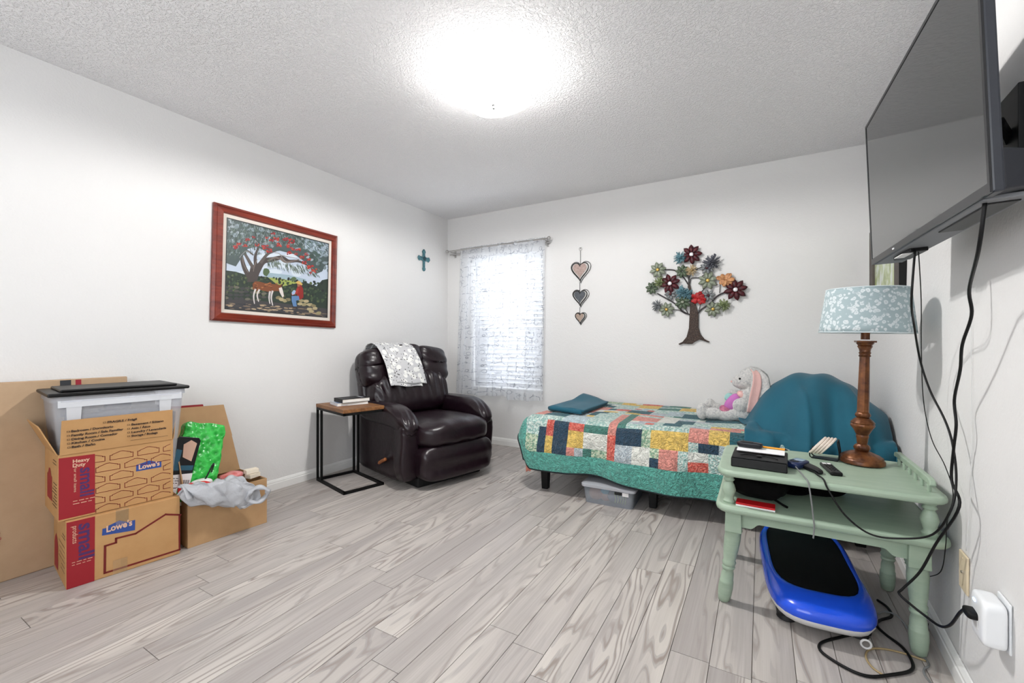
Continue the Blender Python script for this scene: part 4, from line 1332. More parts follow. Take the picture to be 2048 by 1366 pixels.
def flower(x, y, size, mt, kind, seed, cmat, d=.034):
    c = Vector(tw_(x, y, d)); s_ = size / 5.692 / 860.7 * 4.15
    rr = random.Random(seed); m = MB()
    if kind == 'petal':
        n = 8 if size > 60 else 7
        a0 = rr.uniform(0, 1)
        for k in range(n):
            a_ = a0 + 2 * pi * k / n + rr.uniform(-.08, .08)
            dx, dz = cos(a_), sin(a_); px, pz = -dz, dx; w = s_ * .25
            prof = [(.12, .25, .0), (.42, .8, .006), (.70, 1, .004), (.9, .62, -.001), (1.06, .05, -.004)]
            vs = []
            for r_, ww, dep in prof:
                for q_ in (-1, 0, 1):
                    vs.append((c.x + dx * r_ * s_ + px * q_ * ww * w, c.y - dep - (.004 if q_ == 0 else 0) + .002 * (k % 2), c.z + dz * r_ * s_ + pz * q_ * ww * w))
            fs = []
            for i in range(4):
                for j in range(2):
                    fs.append((i * 3 + j, i * 3 + j + 1, i * 3 + j + 4, i * 3 + j + 3))
            m.add(vs, fs)
    elif kind == 'fluff':
        for k in range(110):
            a_ = rr.uniform(0, 2 * pi); e_ = rr.uniform(.1, 1.5); l = s_ * rr.uniform(.75, 1.1); w = s_ * .085
            t_ = Vector((cos(a_) * sin(e_), -cos(e_) * .6, sin(a_) * sin(e_))); pv = t_.cross(Vector((rr.uniform(-1, 1), rr.uniform(-1, 1), 1))).normalized() * w
            m.add([c + pv, c - pv, c + t_ * l - pv * .8, c + t_ * l + pv * .8], [(0, 1, 2, 3)])
    else:
        for k in range(9):
            a_ = 2 * pi * k / 9 + rr.uniform(-.3, .3); r0 = s_ * rr.uniform(.25, .55)
            o_ = c + Vector((cos(a_) * r0, -rr.uniform(.002, .014), sin(a_) * r0))
            m.cushion(o_, (s_ * .75, .010, s_ * .5), 2, 4, Matrix.Rotation(-a_, 3, 'Y') @ RX(rr.uniform(-.5, .5)))
    f = m.build('flower', mt, tr, smooth=60 if kind != 'rose' else 180, solid=.0012 if kind != 'rose' else 0)
    if cmat:
        mm = MB(); mm.cushion(c + Vector((0, -.010, 0)), (s_ * .42, .014, s_ * .42), 2, 4); mm.build('flower_centre', cmat, f, smooth=180)
for i, a in enumerate(((645, 225, 92, 'petal_maroon', 'petal', 'seed_white'), (512, 265, 66, 'petal_teal', 'fluff', None), (875, 315, 82, 'petal_ash', 'fluff', None), (820, 375, 62, 'petal_grey', 'petal', 'petal_maroon'), (262, 400, 78, 'petal_sage', 'petal', 'seed_gold'),
                       (538, 415, 64, 'petal_green', 'petal', None), (645, 405, 58, 'petal_cream', 'fluff', 'seed_gold'), (830, 520, 84, 'petal_sage', 'petal', 'seed_gold'), (400, 555, 94, 'petal_maroon', 'petal', 'seed_white'), (275, 545, 64, 'petal_moss', 'fluff', None),
                       (195, 605, 62, 'petal_green', 'petal', None), (405, 675, 56, 'petal_grey', 'petal', 'petal_maroon'), (540, 655, 70, 'petal_teal', 'fluff', None), (600, 680, 62, 'petal_teal', 'fluff', None), (725, 725, 86, 'petal_red', 'rose', None),
                       (835, 690, 60, 'petal_grey', 'petal', 'petal_maroon'), (545, 765, 74, 'petal_green', 'petal', 'petal_sage'), (1030, 515, 92, 'petal_tan', 'rose', None), (1145, 625, 96, 'petal_maroon', 'petal', 'seed_white'), (260, 805, 60, 'petal_grey', 'fluff', None),
                       (362, 850, 72, 'petal_sage', 'petal', 'seed_gold'), (890, 845, 72, 'petal_sage', 'petal', 'seed_gold'), (1015, 800, 62, 'petal_moss', 'fluff', None))):
    flower(a[0], a[1], a[2], a[3], a[4], i, a[5], .034 if i % 2 else .040)
# ================================================================== bed
mat('bed_black', (8, 8, 9), .5, spec=.3); mat('mattress_white', (214, 212, 210), .8); mat('sheet_pink', (214, 140, 124), .8)
BX0, BX1, BY0, BY1 = -1.41, .575, 2.80, 3.765
bd = thing('bed', 'single bed on black metal frame along the back wall', 'bed', (-.42, 3.28, 0))
def L_(x, y, z): return (x + .42, y - 3.28, z)
m = MB(); m.cushion((0, .01, .372), (1.97, .93, .28), 9, 10); m.build('mattress', 'mattress_white', bd, smooth=180)
m = MB(); a = L_(BX0 + .02, BY0 + .02, .17); c = L_(BX1 - .02, BY1 - .02, .235)
m.box(a[0], c[0], a[1], a[1] + .04, .17, .235); m.box(a[0], c[0], c[1] - .04, c[1], .17, .235); m.box(a[0], a[0] + .04, a[1] + .04, c[1] - .04, .17, .235); m.box(c[0] - .04, c[0], a[1] + .04, c[1] - .04, .17, .235)
m.box(a[0] + .04, c[0] - .04, a[1] + .04, c[1] - .04, .215, .232)
m.build('frame', 'bed_black', bd, bevel=.004)
for x, y in ((-1.36, 2.845), (-.60, 2.86), (.45, 2.86), (-1.36, 3.71), (-.60, 3.71), (.45, 3.71)):
    p = L_(x, y, 0)
    m = MB(); m.hexa([(p[0] - .022, p[1] - .022, 0), (p[0] + .022, p[1] - .022, 0), (p[0] + .022, p[1] + .022, 0), (p[0] - .022, p[1] + .022, 0)], [(p[0] - .028, p[1] - .028, .17), (p[0] + .028, p[1] - .028, .17), (p[0] + .028, p[1] + .028, .17), (p[0] - .028, p[1] + .028, .17)])
    m.build('leg', 'bed_black', bd, bevel=.002)
m = MB(); m.grid(lambda u, v: L_(-1.475 + .11 * u * (1 - .6 * v), 2.755 + .02 * sin(u * 5), .20 - .075 * v + .015 * u), 8, 6); m.build('sheet_corner', 'sheet_pink', bd, smooth=180, solid=.004)

# ---- patchwork quilt
QX0, QY0, QZT, QYW, QW = -1.42, 2.84, .532, 3.765, .925
def drape(s, t):
    os_, ot = max(-s, 0.0), max(t - QW, 0.0)
    x, y = QX0 + max(s, 0), QYW - min(t, QW)
    d = (os_ ** 4 + ot ** 4) ** .25 if (os_ > 0 or ot > 0) else 0
    z = QZT + .006 * sin(s * 7.0 + 1) * sin(t * 8.0) + .010 * smoothstep(.9, 1.6, s)
    if d > 0:
        phi = atan2(ot, os_) if (os_ or ot) else 0
        r = .085
        a = min(d / r, pi / 2)
        outw = r * sin(a); drop = r * (1 - cos(a))
        if d > r * pi / 2:
            h = d - r * pi / 2
            drop += h
            wave = (.018 * sin(s * 8.5 + .7) + .012 * sin(s * 19 + 2)) * sin(phi) ** 2 + .02 * sin(t * 12) * cos(phi) ** 2
            outw += (.03 + wave) * min(1, h / .12) + .16 * h * cos(phi) ** 2
        if os_ > 0 and ot > 0:
            outw += .035 * sin(2 * phi) * min(1, d / .15)
        drop *= 1 - .16 * max(0, sin(2 * phi)) if (os_ > 0 and ot > 0) else 1
        x -= outw * cos(phi); y -= outw * sin(phi); z -= drop
    return Vector((x, y, z))
QP = {'N': (34, 66, 88), 'C': (196, 78, 66), 'Y': (232, 196, 104), 'P': (226, 150, 138), 'L': (188, 196, 200), 'G': (72, 130, 118), 'M': (128, 164, 138), 'W': (214, 216, 208), 'A': (148, 184, 178), 'T': (26, 92, 104), 'B': (188, 206, 212)}
def quilt_mat(name, c, print_=None):
    t, b = base(name)
    g = t.new('ShaderNodeNewGeometry')
    pos = g.outputs['Position']
    n = t.noise(pos, 19, 2, .5, 1.6)
    rip = t.math('SINE', t.math('MULTIPLY', n, 30.0))
    n2 = t.noise(pos, 60, 2)
    col = rgb(c)
    if print_:
        v = t.voro(pos, 95, 'F1'); f = t.ramp(v, [(.30, (1, 1, 1)), (.42, (0, 0, 0))])
        f2 = t.ramp(t.noise(pos, 70, 2), [(.47, (0, 0, 0)), (.53, (1, 1, 1))])
        col = t.mix(t.math('MULTIPLY', f2, .75), rgb(c), rgb(print_))
        t.link(col, b.inputs['Base Color'])
    else:
        t.link(t.mix(t.ramp(n2, [(.4, (0, 0, 0)), (.62, (1, 1, 1))]), rgb(c), rgb(tuple(int(k * .86) for k in c))), b.inputs['Base Color'])
    b.inputs['Roughness'].default_value = .85; b.inputs['Sheen Weight'].default_value = .15
    t.link(t.bump(t.math('ADD', t.math('MULTIPLY', rip, .35), n2), .85, .011), b.inputs['Normal'])
    MATS[name] = t.m
for k, c in QP.items():
    quilt_mat('quilt_' + k, c, {'C': (226, 128, 112), 'M': (216, 222, 196), 'A': (220, 228, 220), 'L': (156, 168, 178), 'W': (232, 232, 224)}.get(k))
quilt_mat('quilt_border', (92, 172, 158))
mat('quilt_binding', (20, 30, 34), .8)
ql = thing('patchwork_quilt', 'patchwork quilt with teal border spread over the single bed', 'quilt', (0, 0, 0))
QC = .055; NI0, NI1, NJ = -1, 33, 22
LAY = [('A', 1, 4, 17, 19), ('P', -1, 1, 15, 17), ('T', 1, 4, 14, 17), ('B', 4, 6, 12, 15), ('T', 6, 8, 11, 14), ('B', 4, 7, 15, 18), ('A', 7, 10, 12, 18), ('P', 10, 11, 12, 19), ('G', 11, 12, 11, 18), ('T', 10, 13, 7, 10), ('A', 13, 16, 5, 8), ('P', 12, 15, 12, 15), ('W', 15, 17, 10, 15),
       ('T', 17, 19, 12, 15), ('T', 17, 20, 7, 10), ('B', 15, 17, 6, 9), ('Y', 16, 19, 2, 5), ('C', 19, 21, 2, 5), ('Y', 10, 13, 1, 4), ('G', 13, 16, 3, 5), ('A', 7, 10, 2, 6), ('P', 5, 7, 6, 9), ('T', 7, 8, 7, 9), ('C', 8, 10, 7, 9), ('Y', 7, 9, 0, 2), ('T', 4, 6, 3, 5), ('G', 14, 17, 0, 2),
       ('W', 17, 21, 0, 2), ('C', 10, 13, 0, 1), ('W', 2, 4, 0, 3), ('M', 4, 7, 0, 2), ('T', 20, 24, 9, 12), ('A', 21, 25, 12, 15), ('C', 24, 26, 10, 12), ('P', 23, 25, 15, 16), ('T', 23, 26, 17, 19),
       ('N', 1, 2, 19, 22), ('C', 2, 3, 18, 20), ('Y', 2, 3, 20, 22), ('N', 3, 5, 18, 22), ('C', 5, 7, 18, 19), ('Y', 5, 7, 19, 21), ('P', 5, 6, 21, 22), ('L', 6, 7, 21, 22), ('G', 7, 8, 21, 22), ('M', 8, 10, 21, 22), ('G', 7, 10, 18, 19), ('W', 7, 10, 19, 21), ('C', 10, 11, 19, 22), ('N', 11, 14, 18, 20),
       ('L', 11, 13, 20, 22), ('W', 13, 15, 20, 22), ('M', 14, 15, 18, 20), ('Y', 15, 19, 18, 20), ('M', 15, 16, 20, 21), ('N', 15, 16, 21, 22), ('P', 16, 18, 20, 22), ('A', 18, 19, 20, 22), ('A', 12, 19, 17, 18), ('W', 19, 21, 20, 21), ('C', 19, 21, 21, 22), ('A', 19, 20, 19, 20), ('N', 20, 22, 19, 20),
       ('A', 21, 23, 20, 22), ('P', 19, 21, 17, 19), ('Y', 21, 23, 17, 19), ('A', -1, 1, 18, 20), ('M', -1, 1, 20, 22)]
cells = {}
for pid, (k, i0, i1, j0, j1) in enumerate(LAY):
    for i in range(i0, i1):
        for j in range(max(0, j0), j1):
            cells[(i, j)] = (pid, k)
rq = random.Random(21)
nid = 1000
for j in range(NJ):
    for i in range(NI0, NI1):
        if (i, j) not in cells:
            w, h = rq.choice([(2, 1), (1, 2), (2, 2), (3, 1), (1, 1), (2, 1)])
            nid += 1; k = rq.choice('AAABBLLMWWGTPCYA')
            for a in range(w):
                for b_ in range(h):
                    if (i + a, j + b_) not in cells and i + a < NI1 and j + b_ < NJ:
                        cells[(i + a, j + b_)] = (nid, k)
done = set()
def hem(s): return HEM_T + .035 * smoothstep(.2, 1.1, s) + .006 * sin(s * 11)
def sheet(s0, s1, t0, t1, puff, per, tohem=False):
    ni, nj = max(2, round((s1 - s0) / QC * per)), max(2, round((t1 - t0) / QC * per))
    def fn(u, v):
        s = s0 + (s1 - s0) * u; t = t0 + ((hem(s) if tohem else t1) - t0) * v
        p = drape(s, t); e = .004
        n = (drape(s + e, t) - drape(s - e, t)).cross(drape(s, t - e) - drape(s, t + e))
        n = n.normalized() if n.length > 1e-9 else Vector((0, 0, 1))
        q_ = min(1, 6 * u * (1 - u)) * min(1, 6 * v * (1 - v))
        return tuple(p + n * (.002 + puff * q_))
    m = MB(); m.grid(fn, ni, nj)
    return m
for j in range(NJ):
    for i in range(NI0, NI1):
        if (i, j) in done:
            continue
        pid = cells[(i, j)]
        w = 1
        while cells.get((i + w, j)) == pid and (i + w, j) not in done: w += 1
        h = 1
        while all(cells.get((i + a, j + h)) == pid and (i + a, j + h) not in done for a in range(w)): h += 1
        for a in range(w):
            for b_ in range(h):
                done.add((i + a, j + b_))
        m = sheet(i * QC, (i + w) * QC, j * QC, (j + h) * QC, .004, 3)
        m.build('patch', 'quilt_' + pid[1], ql, smooth=180)
# borders along front and foot, then binding
TE, SE = NJ * QC, NI0 * QC
HEM_T, HEM_S = TE + .120, SE - .15
m = sheet(SE, NI1 * QC, TE, HEM_T, .004, 3, True); m.build('border', 'quilt_border', ql, smooth=180)
m = sheet(HEM_S, SE, 0, TE, .004, 3); m.build('border', 'quilt_border', ql, smooth=180)
m = sheet(HEM_S, SE, TE, HEM_T, .004, 4, True); m.build('border', 'quilt_border', ql, smooth=180)
m = MB(); m.tube([drape(s_, hem(s_)) for s_ in [NI1 * QC - k / 120 * (NI1 * QC - HEM_S) for k in range(121)]] + [drape(HEM_S, HEM_T - k / 80 * HEM_T) for k in range(1, 81)], .006, 6)
m.build('binding', 'quilt_binding', ql, smooth=180)

# ---- folded teal blanket at the foot
def teal_cloth(name, c, c2):
    t, b = base(name)
    v = t.coord()
    t.link(t.mix(t.noise(v, 5, 3), rgb(c), rgb(c2)), b.inputs['Base Color'])
    b.inputs['Roughness'].default_value = .85; b.inputs['Sheen Weight'].default_value = .12; b.inputs['Sheen Roughness'].default_value = .4
    t.link(t.bump(t.noise(v, 40, 3), .15, .004), b.inputs['Normal'])
    MATS[name] = t.m
teal_cloth('teal_fleece', (10, 78, 98), (16, 92, 112))
fbk = thing('folded_blanket', 'folded teal fleece blanket at the foot of the bed', 'blanket', (-1.10, 3.34, .540), rad(0))
C4 = [(-1.40, 3.00), (-1.115, 2.93), (-1.105, 3.50), (-1.385, 3.66)]
C4 = [(x + 1.10, y - 3.34) for x, y in C4]
def bil(u, v):
    a = [C4[0][k] + (C4[1][k] - C4[0][k]) * u for k in (0, 1)]; b_ = [C4[3][k] + (C4[2][k] - C4[3][k]) * u for k in (0, 1)]
    return (a[0] + (b_[0] - a[0]) * v, a[1] + (b_[1] - a[1]) * v)
for l in range(3):
    def fn(u, v, l=l):
        x, y = bil(u, v)
        z = .008 + l * .0115 + .003 * sin(u * 9 + l) + (.030 * smoothstep(.55, 1, v) * smoothstep(.9, .2, u) if l == 2 else 0)
        if l == 2: x += .01; y += .006 * sin(u * 6)
        return (x, y, z)
    m = MB(); m.grid(fn, 20, 16); m.build('layer', 'teal_fleece', fbk, smooth=180, solid=.010)
m = MB(); m.tube([(bil(0, k / 12)[0], bil(0, k / 12)[1], .020) for k in range(13)], .017, 8); m.tube([(bil(k / 12, 0)[0], bil(k / 12, 0)[1], .020) for k in range(13)], .017, 8)
m.build('fold_edge', 'teal_fleece', fbk, smooth=180)

# ---- teal blanket thrown over pillows at the head
mb_ = thing('throw_blanket', 'teal fleece blanket heaped in a dome over pillows at the head', 'blanket', (.285, 3.25, .5))
def mound(u, v):
    t = 1.16 * v
    s0 = 1.34 + .05 * sin(t * 7 + 1) - .05 * smoothstep(.75, .95, t) + .10 * smoothstep(1.0, 1.16, t) + .10 * smoothstep(.25, .0, t)
    s = s0 + (2.025 - s0) * u
    p = drape(s, t); e = .004
    n = (drape(s + e, t) - drape(s - e, t)).cross(drape(s, t - e) - drape(s, t + e)).normalized()
    p = p + n * .016
    xs, yt = s - 1.705, t - .54
    ax = (.34 + .14 * smoothstep(.0, .4, yt)) if xs > 0 else .37
    ay = .46
    r = sqrt((xs / ax) ** 2 + (yt / ay) ** 2)
    h = .305 * max(0, 1 - min(1, r) ** 2.5)
    frontk = smoothstep(.05, .42, yt)
    fold = 1.0 - 2.0 * abs(sin(s * 13.5 + .75 * sin(t * 5) + .6)) ** .8 + .35 * sin(s * 52 + 1)
    # long folds falling from the crown towards the room
    h += .032 * fold * frontk * smoothstep(.25, .7, r) * (1 - smoothstep(1.0, 1.25, r)) * (1 if r < 1.25 else 0)
    h += .010 * sin(s * 23 + t * 17) * smoothstep(.35, .8, r) * (1 - smoothstep(.95, 1.2, r))
    h += .006 * (1 + sin(s * 40 + t * 12))
    p.z += max(h, 0)
    p.y -= .046 * fold * smoothstep(.30, .55, yt) * smoothstep(1.45, 1.6, s) + .05 * smoothstep(.2, .42, yt) * smoothstep(1.5, 1.62, s)
    # a flat tuck at the lower left
    p.x = min(p.x, wall_x(p.y, p.z) - .022)
    p.y = min(p.y, YB - .02)
    return (p.x - .285, p.y - 3.25, p.z - .5)
m = MB(); m.grid(mound, 90, 110); m.build('throw', 'teal_fleece', mb_, smooth=180, solid=.008)

# ---- plush bunny
def plush():
    t, b = base('plush_grey')
    v = t.coord()
    n = t.noise(v, 75, 3, .7); n2 = t.noise(v, 260, 2)
    t.link(t.mix(t.ramp(n, [(.42, (0, 0, 0)), (.70, (1, 1, 1))]), rgb(216, 214, 210), rgb(172, 172, 174)), b.inputs['Base Color'])
    b.inputs['Roughness'].default_value = .95; b.inputs['Sheen Weight'].default_value = .4
    t.link(t.bump(t.math('ADD', n, n2), .8, .008), b.inputs['Normal'])
    MATS['plush_grey'] = t.m
plush()
mat('plush_pink', (226, 182, 176), .9, bump=(150, .4, .004)); mat('plush_purple', (190, 112, 180), .9, bump=(150, .4, .004)); mat('plush_mint', (150, 196, 190), .9); mat('plush_peach', (226, 176, 136), .9); mat('eye_black', (8, 8, 8), .15)
mat('plush_rose', (206, 128, 150), .9, var=(60, (160, 90, 120), 2))
bn = thing('plush_bunny', 'grey plush bunny with long pink-lined ears leaning on the teal heap', 'soft toy', (-.15, 3.27, .536))
m = MB()
E2 = lambda c, s, R=None: m.cushion(c, s, 2, 8, R)
E2((.055, 0, .115), (.16, .15, .22), RY(rad(25)))                      # body
E2((.10, 0, .285), (.17, .155, .165)); E2((.045, 0, .265), (.13, .115, .105)); E2((.015, 0, .255), (.07, .07, .06))      # head, muzzle
E2((.03, -.055, .055), (.16, .10, .10)); E2((-.04, -.075, .045), (.17, .085, .085), RY(rad(-4))); E2((-.13, -.085, .05), (.15, .08, .08)); E2((-.195, -.09, .06), (.075, .085, .115))
E2((.02, .065, .055), (.16, .09, .10)); E2((-.06, .085, .05), (.16, .08, .08)); E2((-.13, .09, .06), (.10, .08, .08)); E2((-.165, .09, .075), (.075, .085, .11))
E2((.07, -.075, .17), (.07, .07, .12), RY(rad(15))); E2((.03, -.085, .115), (.09, .065, .10), RY(rad(-35)))        # arm
E2((.01, .075, .16), (.12, .06, .07), RY(rad(30)))
o = m.build('body', 'plush_grey', bn, smooth=180)
md = o.modifiers.new('remesh', 'REMESH'); md.mode = 'VOXEL'; md.voxel_size = .007; md.use_smooth_shade = True
md = o.modifiers.new('smooth', 'SMOOTH'); md.iterations = 4
def ear(y0, y1, name):
    P = spline([(.115, y0, .355), (.145, y1, .32), (.15, y1 * 1.1, .25), (.135, y1 * 1.12, .17), (.12, y1 * 1.1, .10), (.105, y1, .06)], 6); n = len(P)
    def fn(u, v):
        k = v * (n - 1); i = min(int(k), n - 2); p = P[i].lerp(P[i + 1], k - i)
        w = .028 + .030 * sin(pi * (v * .85 + .05)); a = (u - .5) * 2
        return (p.x + a * w * .9, p.y + (.018 * a * a - .01) * (1 if y0 > 0 else -1), p.z - a * w * .25)
    m = MB(); m.grid(fn, 8, 20); e = m.build('ear', 'plush_grey', bn, smooth=180, solid=.012)
    def fi(u, v):
        p = fn(.08 + u * .50, .08 + v * .86); return (p[0] - .004, p[1] + (-.010 if y0 < 0 else .010), p[2])
    m = MB(); m.grid(fi, 6, 18); m.build('ear_lining', 'plush_pink', e, smooth=180, solid=.006)
ear(-.05, -.085, 'ear'); ear(.05, .08, 'ear')
m = MB(); m.cushion((.030, -.054, .287), (.014, .008, .014), 2, 5); m.build('eye', 'eye_black', bn, smooth=180)
m = MB(); m.cushion((.030, .054, .287), (.014, .008, .014), 2, 5); m.build('eye', 'eye_black', bn, smooth=180)
m = MB(); m.cushion((-.020, 0, .262), (.016, .022, .014), 2, 5); m.build('nose', 'plush_pink', bn, smooth=180)
dl = thing('small_doll', 'little plush doll in a purple dress held in the bunny lap', 'soft toy', (-.205, 3.205, .612))
m = MB(); m.cushion((.045, 0, .055), (.075, .07, .125), 2.6, 8, RY(rad(38))); m.build('dress', 'plush_purple', dl, smooth=180)
m = MB(); m.cushion((.0, 0, .0), (.075, .085, .05), 2.4, 8, RY(rad(25)), lambda w: w * (1 + .06 * sin(w.y * 160))); m.build('skirt', 'plush_rose', dl, smooth=180)
m = MB(); m.cushion((-.045, 0, -.012), (.05, .055, .03), 2.2, 6); m.build('legs', 'plush_peach', dl, smooth=180)
m = MB(); m.cushion((.095, 0, .108), (.055, .07, .04), 2.4, 8, RY(rad(30)), lambda w: w * (1 + .08 * sin(w.y * 150))); m.build('collar', 'plush_pink', dl, smooth=180)
m = MB(); m.cushion((.02, .045, .08), (.055, .03, .06), 2.2, 6, RY(rad(35))); m.build('sleeve', 'plush_mint', dl, smooth=180)

# ---- clear bin under the bed
clear_plastic('bin_clear', (226, 230, 236), .80, .2)
mat('bin_lid', (176, 178, 184), .4); mat('ball_orange', (196, 120, 80), .6); mat('ball_sky', (92, 178, 196), .6); mat('toy_navy', (34, 50, 88), .6); mat('toy_green', (122, 150, 42), .5)
ub_ = thing('storage_bin', 'low clear plastic bin with grey lid pushed under the bed', 'bin', (-.865, 2.90, 0), rad(2))
m = MB()
def rr_(hx, hy, z, r=.025):
    pts = []
    for cx, cy, a0 in ((hx - r, hy - r, 0), (-hx + r, hy - r, 90), (-hx + r, -hy + r, 180), (hx - r, -hy + r, 270)):
        for k in range(5):
            a = rad(a0 + 22.5 * k); pts.append((cx + r * cos(a), cy + r * sin(a), z))
    return pts
vs = rr_(.155, .165, .002) + rr_(.168, .178, .112) ; fs = [(i, (i + 1) % 20, 20 + (i + 1) % 20, 20 + i) for i in range(20)] + [tuple(range(19, -1, -1))]
m.add(vs, fs); m.build('bin', 'bin_clear', ub_, smooth=50, solid=.003)
m = MB(); vs = rr_(.178, .188, .110) + rr_(.180, .190, .126) + rr_(.165, .175, .130); m.add(vs, [(i + 20 * k, (i + 1) % 20 + 20 * k, 20 * (k + 1) + (i + 1) % 20, 20 * (k + 1) + i) for k in (0, 1) for i in range(20)] + [tuple(range(19, -1, -1)), tuple(range(40, 60))]); m.build('lid', 'bin_lid', ub_, smooth=40)
for (x, y, z, s_, mt, nm) in ((-.10, -.10, .05, (.09, .08, .085), 'ball_orange', 'contents_ball'), (-.035, -.09, .045, (.07, .07, .08), 'ball_orange', 'contents_ball'), (-.03, -.125, .085, (.06, .04, .05), 'ball_sky', 'contents_toy'), (.03, -.10, .055, (.10, .09, .09), 'toy_navy', 'contents_bag')):
    m = MB(); m.cushion((x, y, z), s_, 2.4, 6); m.build(nm, mt, ub_, smooth=180)
for k in range(5):
    m = MB(); m.tube(spline([(.04 + k * .016, -.146, .02), (.045 + k * .016, -.148, .05), (.036 + k * .017, -.147, .085)], 4), .0035, 6); m.build('contents_stem', 'toy_green', ub_, smooth=180)
m = MB(); m.box(.095, .135, -.181, -.179, .082, .105); m.build('label_sticker', 'pack_white', ub_)
m = MB(); m.box(.045, .094, -.1805, -.179, .086, .104); m.build('label_sticker', 'pack_black', ub_)
# ================================================================== green two-tier end table
def sage():
    t, b = base('sage_paint')
    v = t.coord('Object', (2, 14, 14))
    n = t.noise(v, 3, 3, .6)
    t.link(t.mix(t.ramp(n, [(.3, (0, 0, 0)), (.7, (1, 1, 1))]), rgb(158, 176, 156), rgb(146, 166, 146)), b.inputs['Base Color'])
    b.inputs['Roughness'].default_value = .45
    t.link(t.bump(n, .06, .002), b.inputs['Normal'])
    MATS['sage_paint'] = t.m
sage()
TX, TY = .190, 2.135
et = thing('end_table', 'sage green two-tier end table with turned legs by the right wall', 'end table', (TX, TY, 0))
def slab(hx, hy, z0, z1, r=.06):
    m = MB(); pts = [(a, b) for a, b, c in rr_(hx, hy, 0, r)]
    m.prism(pts, lambda a, b, d: (a, b, d), z0, z1)
    return m
slab(.342, .252, .534, .560).build('table_top', 'sage_paint', et, bevel=.010, seg=3, smooth=40)
slab(.348, .256, .392, .422).build('lower_shelf', 'sage_paint', et, bevel=.012, seg=3, smooth=40)
for x, y in ((-.300, -.205), (.295, -.205), (-.300, .205), (.295, .205)):
    m = MB(); m.lathe([(.020, 0), (.022, .008), (.016, .016), (.019, .030), (.025, .052), (.020, .072), (.014, .084), (.021, .092), (.016, .100), (.024, .112)], 16, (x, y, .422)); m.build('turned_post', 'sage_paint', et, smooth=50)
def apron(p0, p1, zt, zb, arch):
    p0, p1 = Vector(p0), Vector(p1); d = (p1 - p0).normalized(); n = Vector((-d.y, d.x, 0)) * .009; L = (p1 - p0).length
    top = [(0, zt), (L, zt)]
    bot = [(L, zb - .02), (L - .05, zb - .02)] + [(L - .05 - .03 * k / 4, zb - .02 + arch * smoothstep(0, 1, k / 4)) for k in range(1, 5)] + [(.05 + .03 * k / 4, zb - .02 + arch * smoothstep(0, 1, k / 4)) for k in range(4, 0, -1)] + [(.05, zb - .02), (0, zb - .02)]
    poly = top + bot
    m = MB(); m.prism(poly, lambda a, b, dd: tuple(p0 + d * a + n * dd + Vector((0, 0, b))), -1, 1)
    m.build('apron', 'sage_paint', et)
apron((-.275, -.185, 0), (.260, -.185, 0), .393, .345, .022)
apron((-.275, .185, 0), (.260, .185, 0), .393, .345, .022)
apron((-.283, -.175, 0), (-.283, .175, 0), .393, .345, .022)
apron((.268, -.175, 0), (.268, .175, 0), .393, .345, .022)
LP_ = [(.014, 0), (.021, .006), (.025, .03), (.027, .062), (.026, .085), (.0265, .088), (.024, .092), (.023, .120), (.019, .138), (.023, .143), (.025, .150), (.021, .156), (.024, .163), (.026, .170), (.022, .178), (.025, .200), (.028, .235), (.030, .270), (.029, .300), (.033, .306)]
for (fx, fy), (tx, ty) in (((-.322, -.165), (-.285, -.185)), ((.276, -.175), (.270, -.185)), ((.280, .270), (.270, .195)), ((-.322, .270), (-.285, .195))):
    m = MB(); vs = []; n = 18
    m.lathe(LP_, n)
    m.v = [(fx + (tx - fx) * z / .306 + x, fy + (ty - fy) * z / .306 + y, z) for x, y, z in m.v]
    lg = m.build('leg', 'sage_paint', et, smooth=50)
    m = MB(); m.hexa([(tx - .030, ty - .030, .305), (tx + .030, ty - .030, .305), (tx + .030, ty + .030, .305), (tx - .030, ty + .030, .305)], [(tx - .028, ty - .030, .393), (tx + .028, ty - .030, .393), (tx + .028, ty + .030, .393), (tx - .028, ty + .030, .393)])
    m.build('leg_block', 'sage_paint', lg, bevel=.003)
# little gallery rail at the wall end
m = MB(); pr = [(-.205, .590), (-.215, .586), (-.222, .592), (-.216, .606), (-.195, .612), (.19, .612), (.216, .606), (.222, .592), (.215, .586), (.205, .590)]
m.prism(pr, lambda a, b, d: (.300 + d, a, b), -.009, .009); m.build('gallery_rail', 'sage_paint', et, bevel=.004)
for k in range(6):
    m = MB(); m.lathe([(.004, 0), (.007, .010), (.005, .018), (.007, .026), (.004, .034)], 8, (.300, -.18 + k * .072, .558)); m.build('gallery_spindle', 'sage_paint', et, smooth=60)

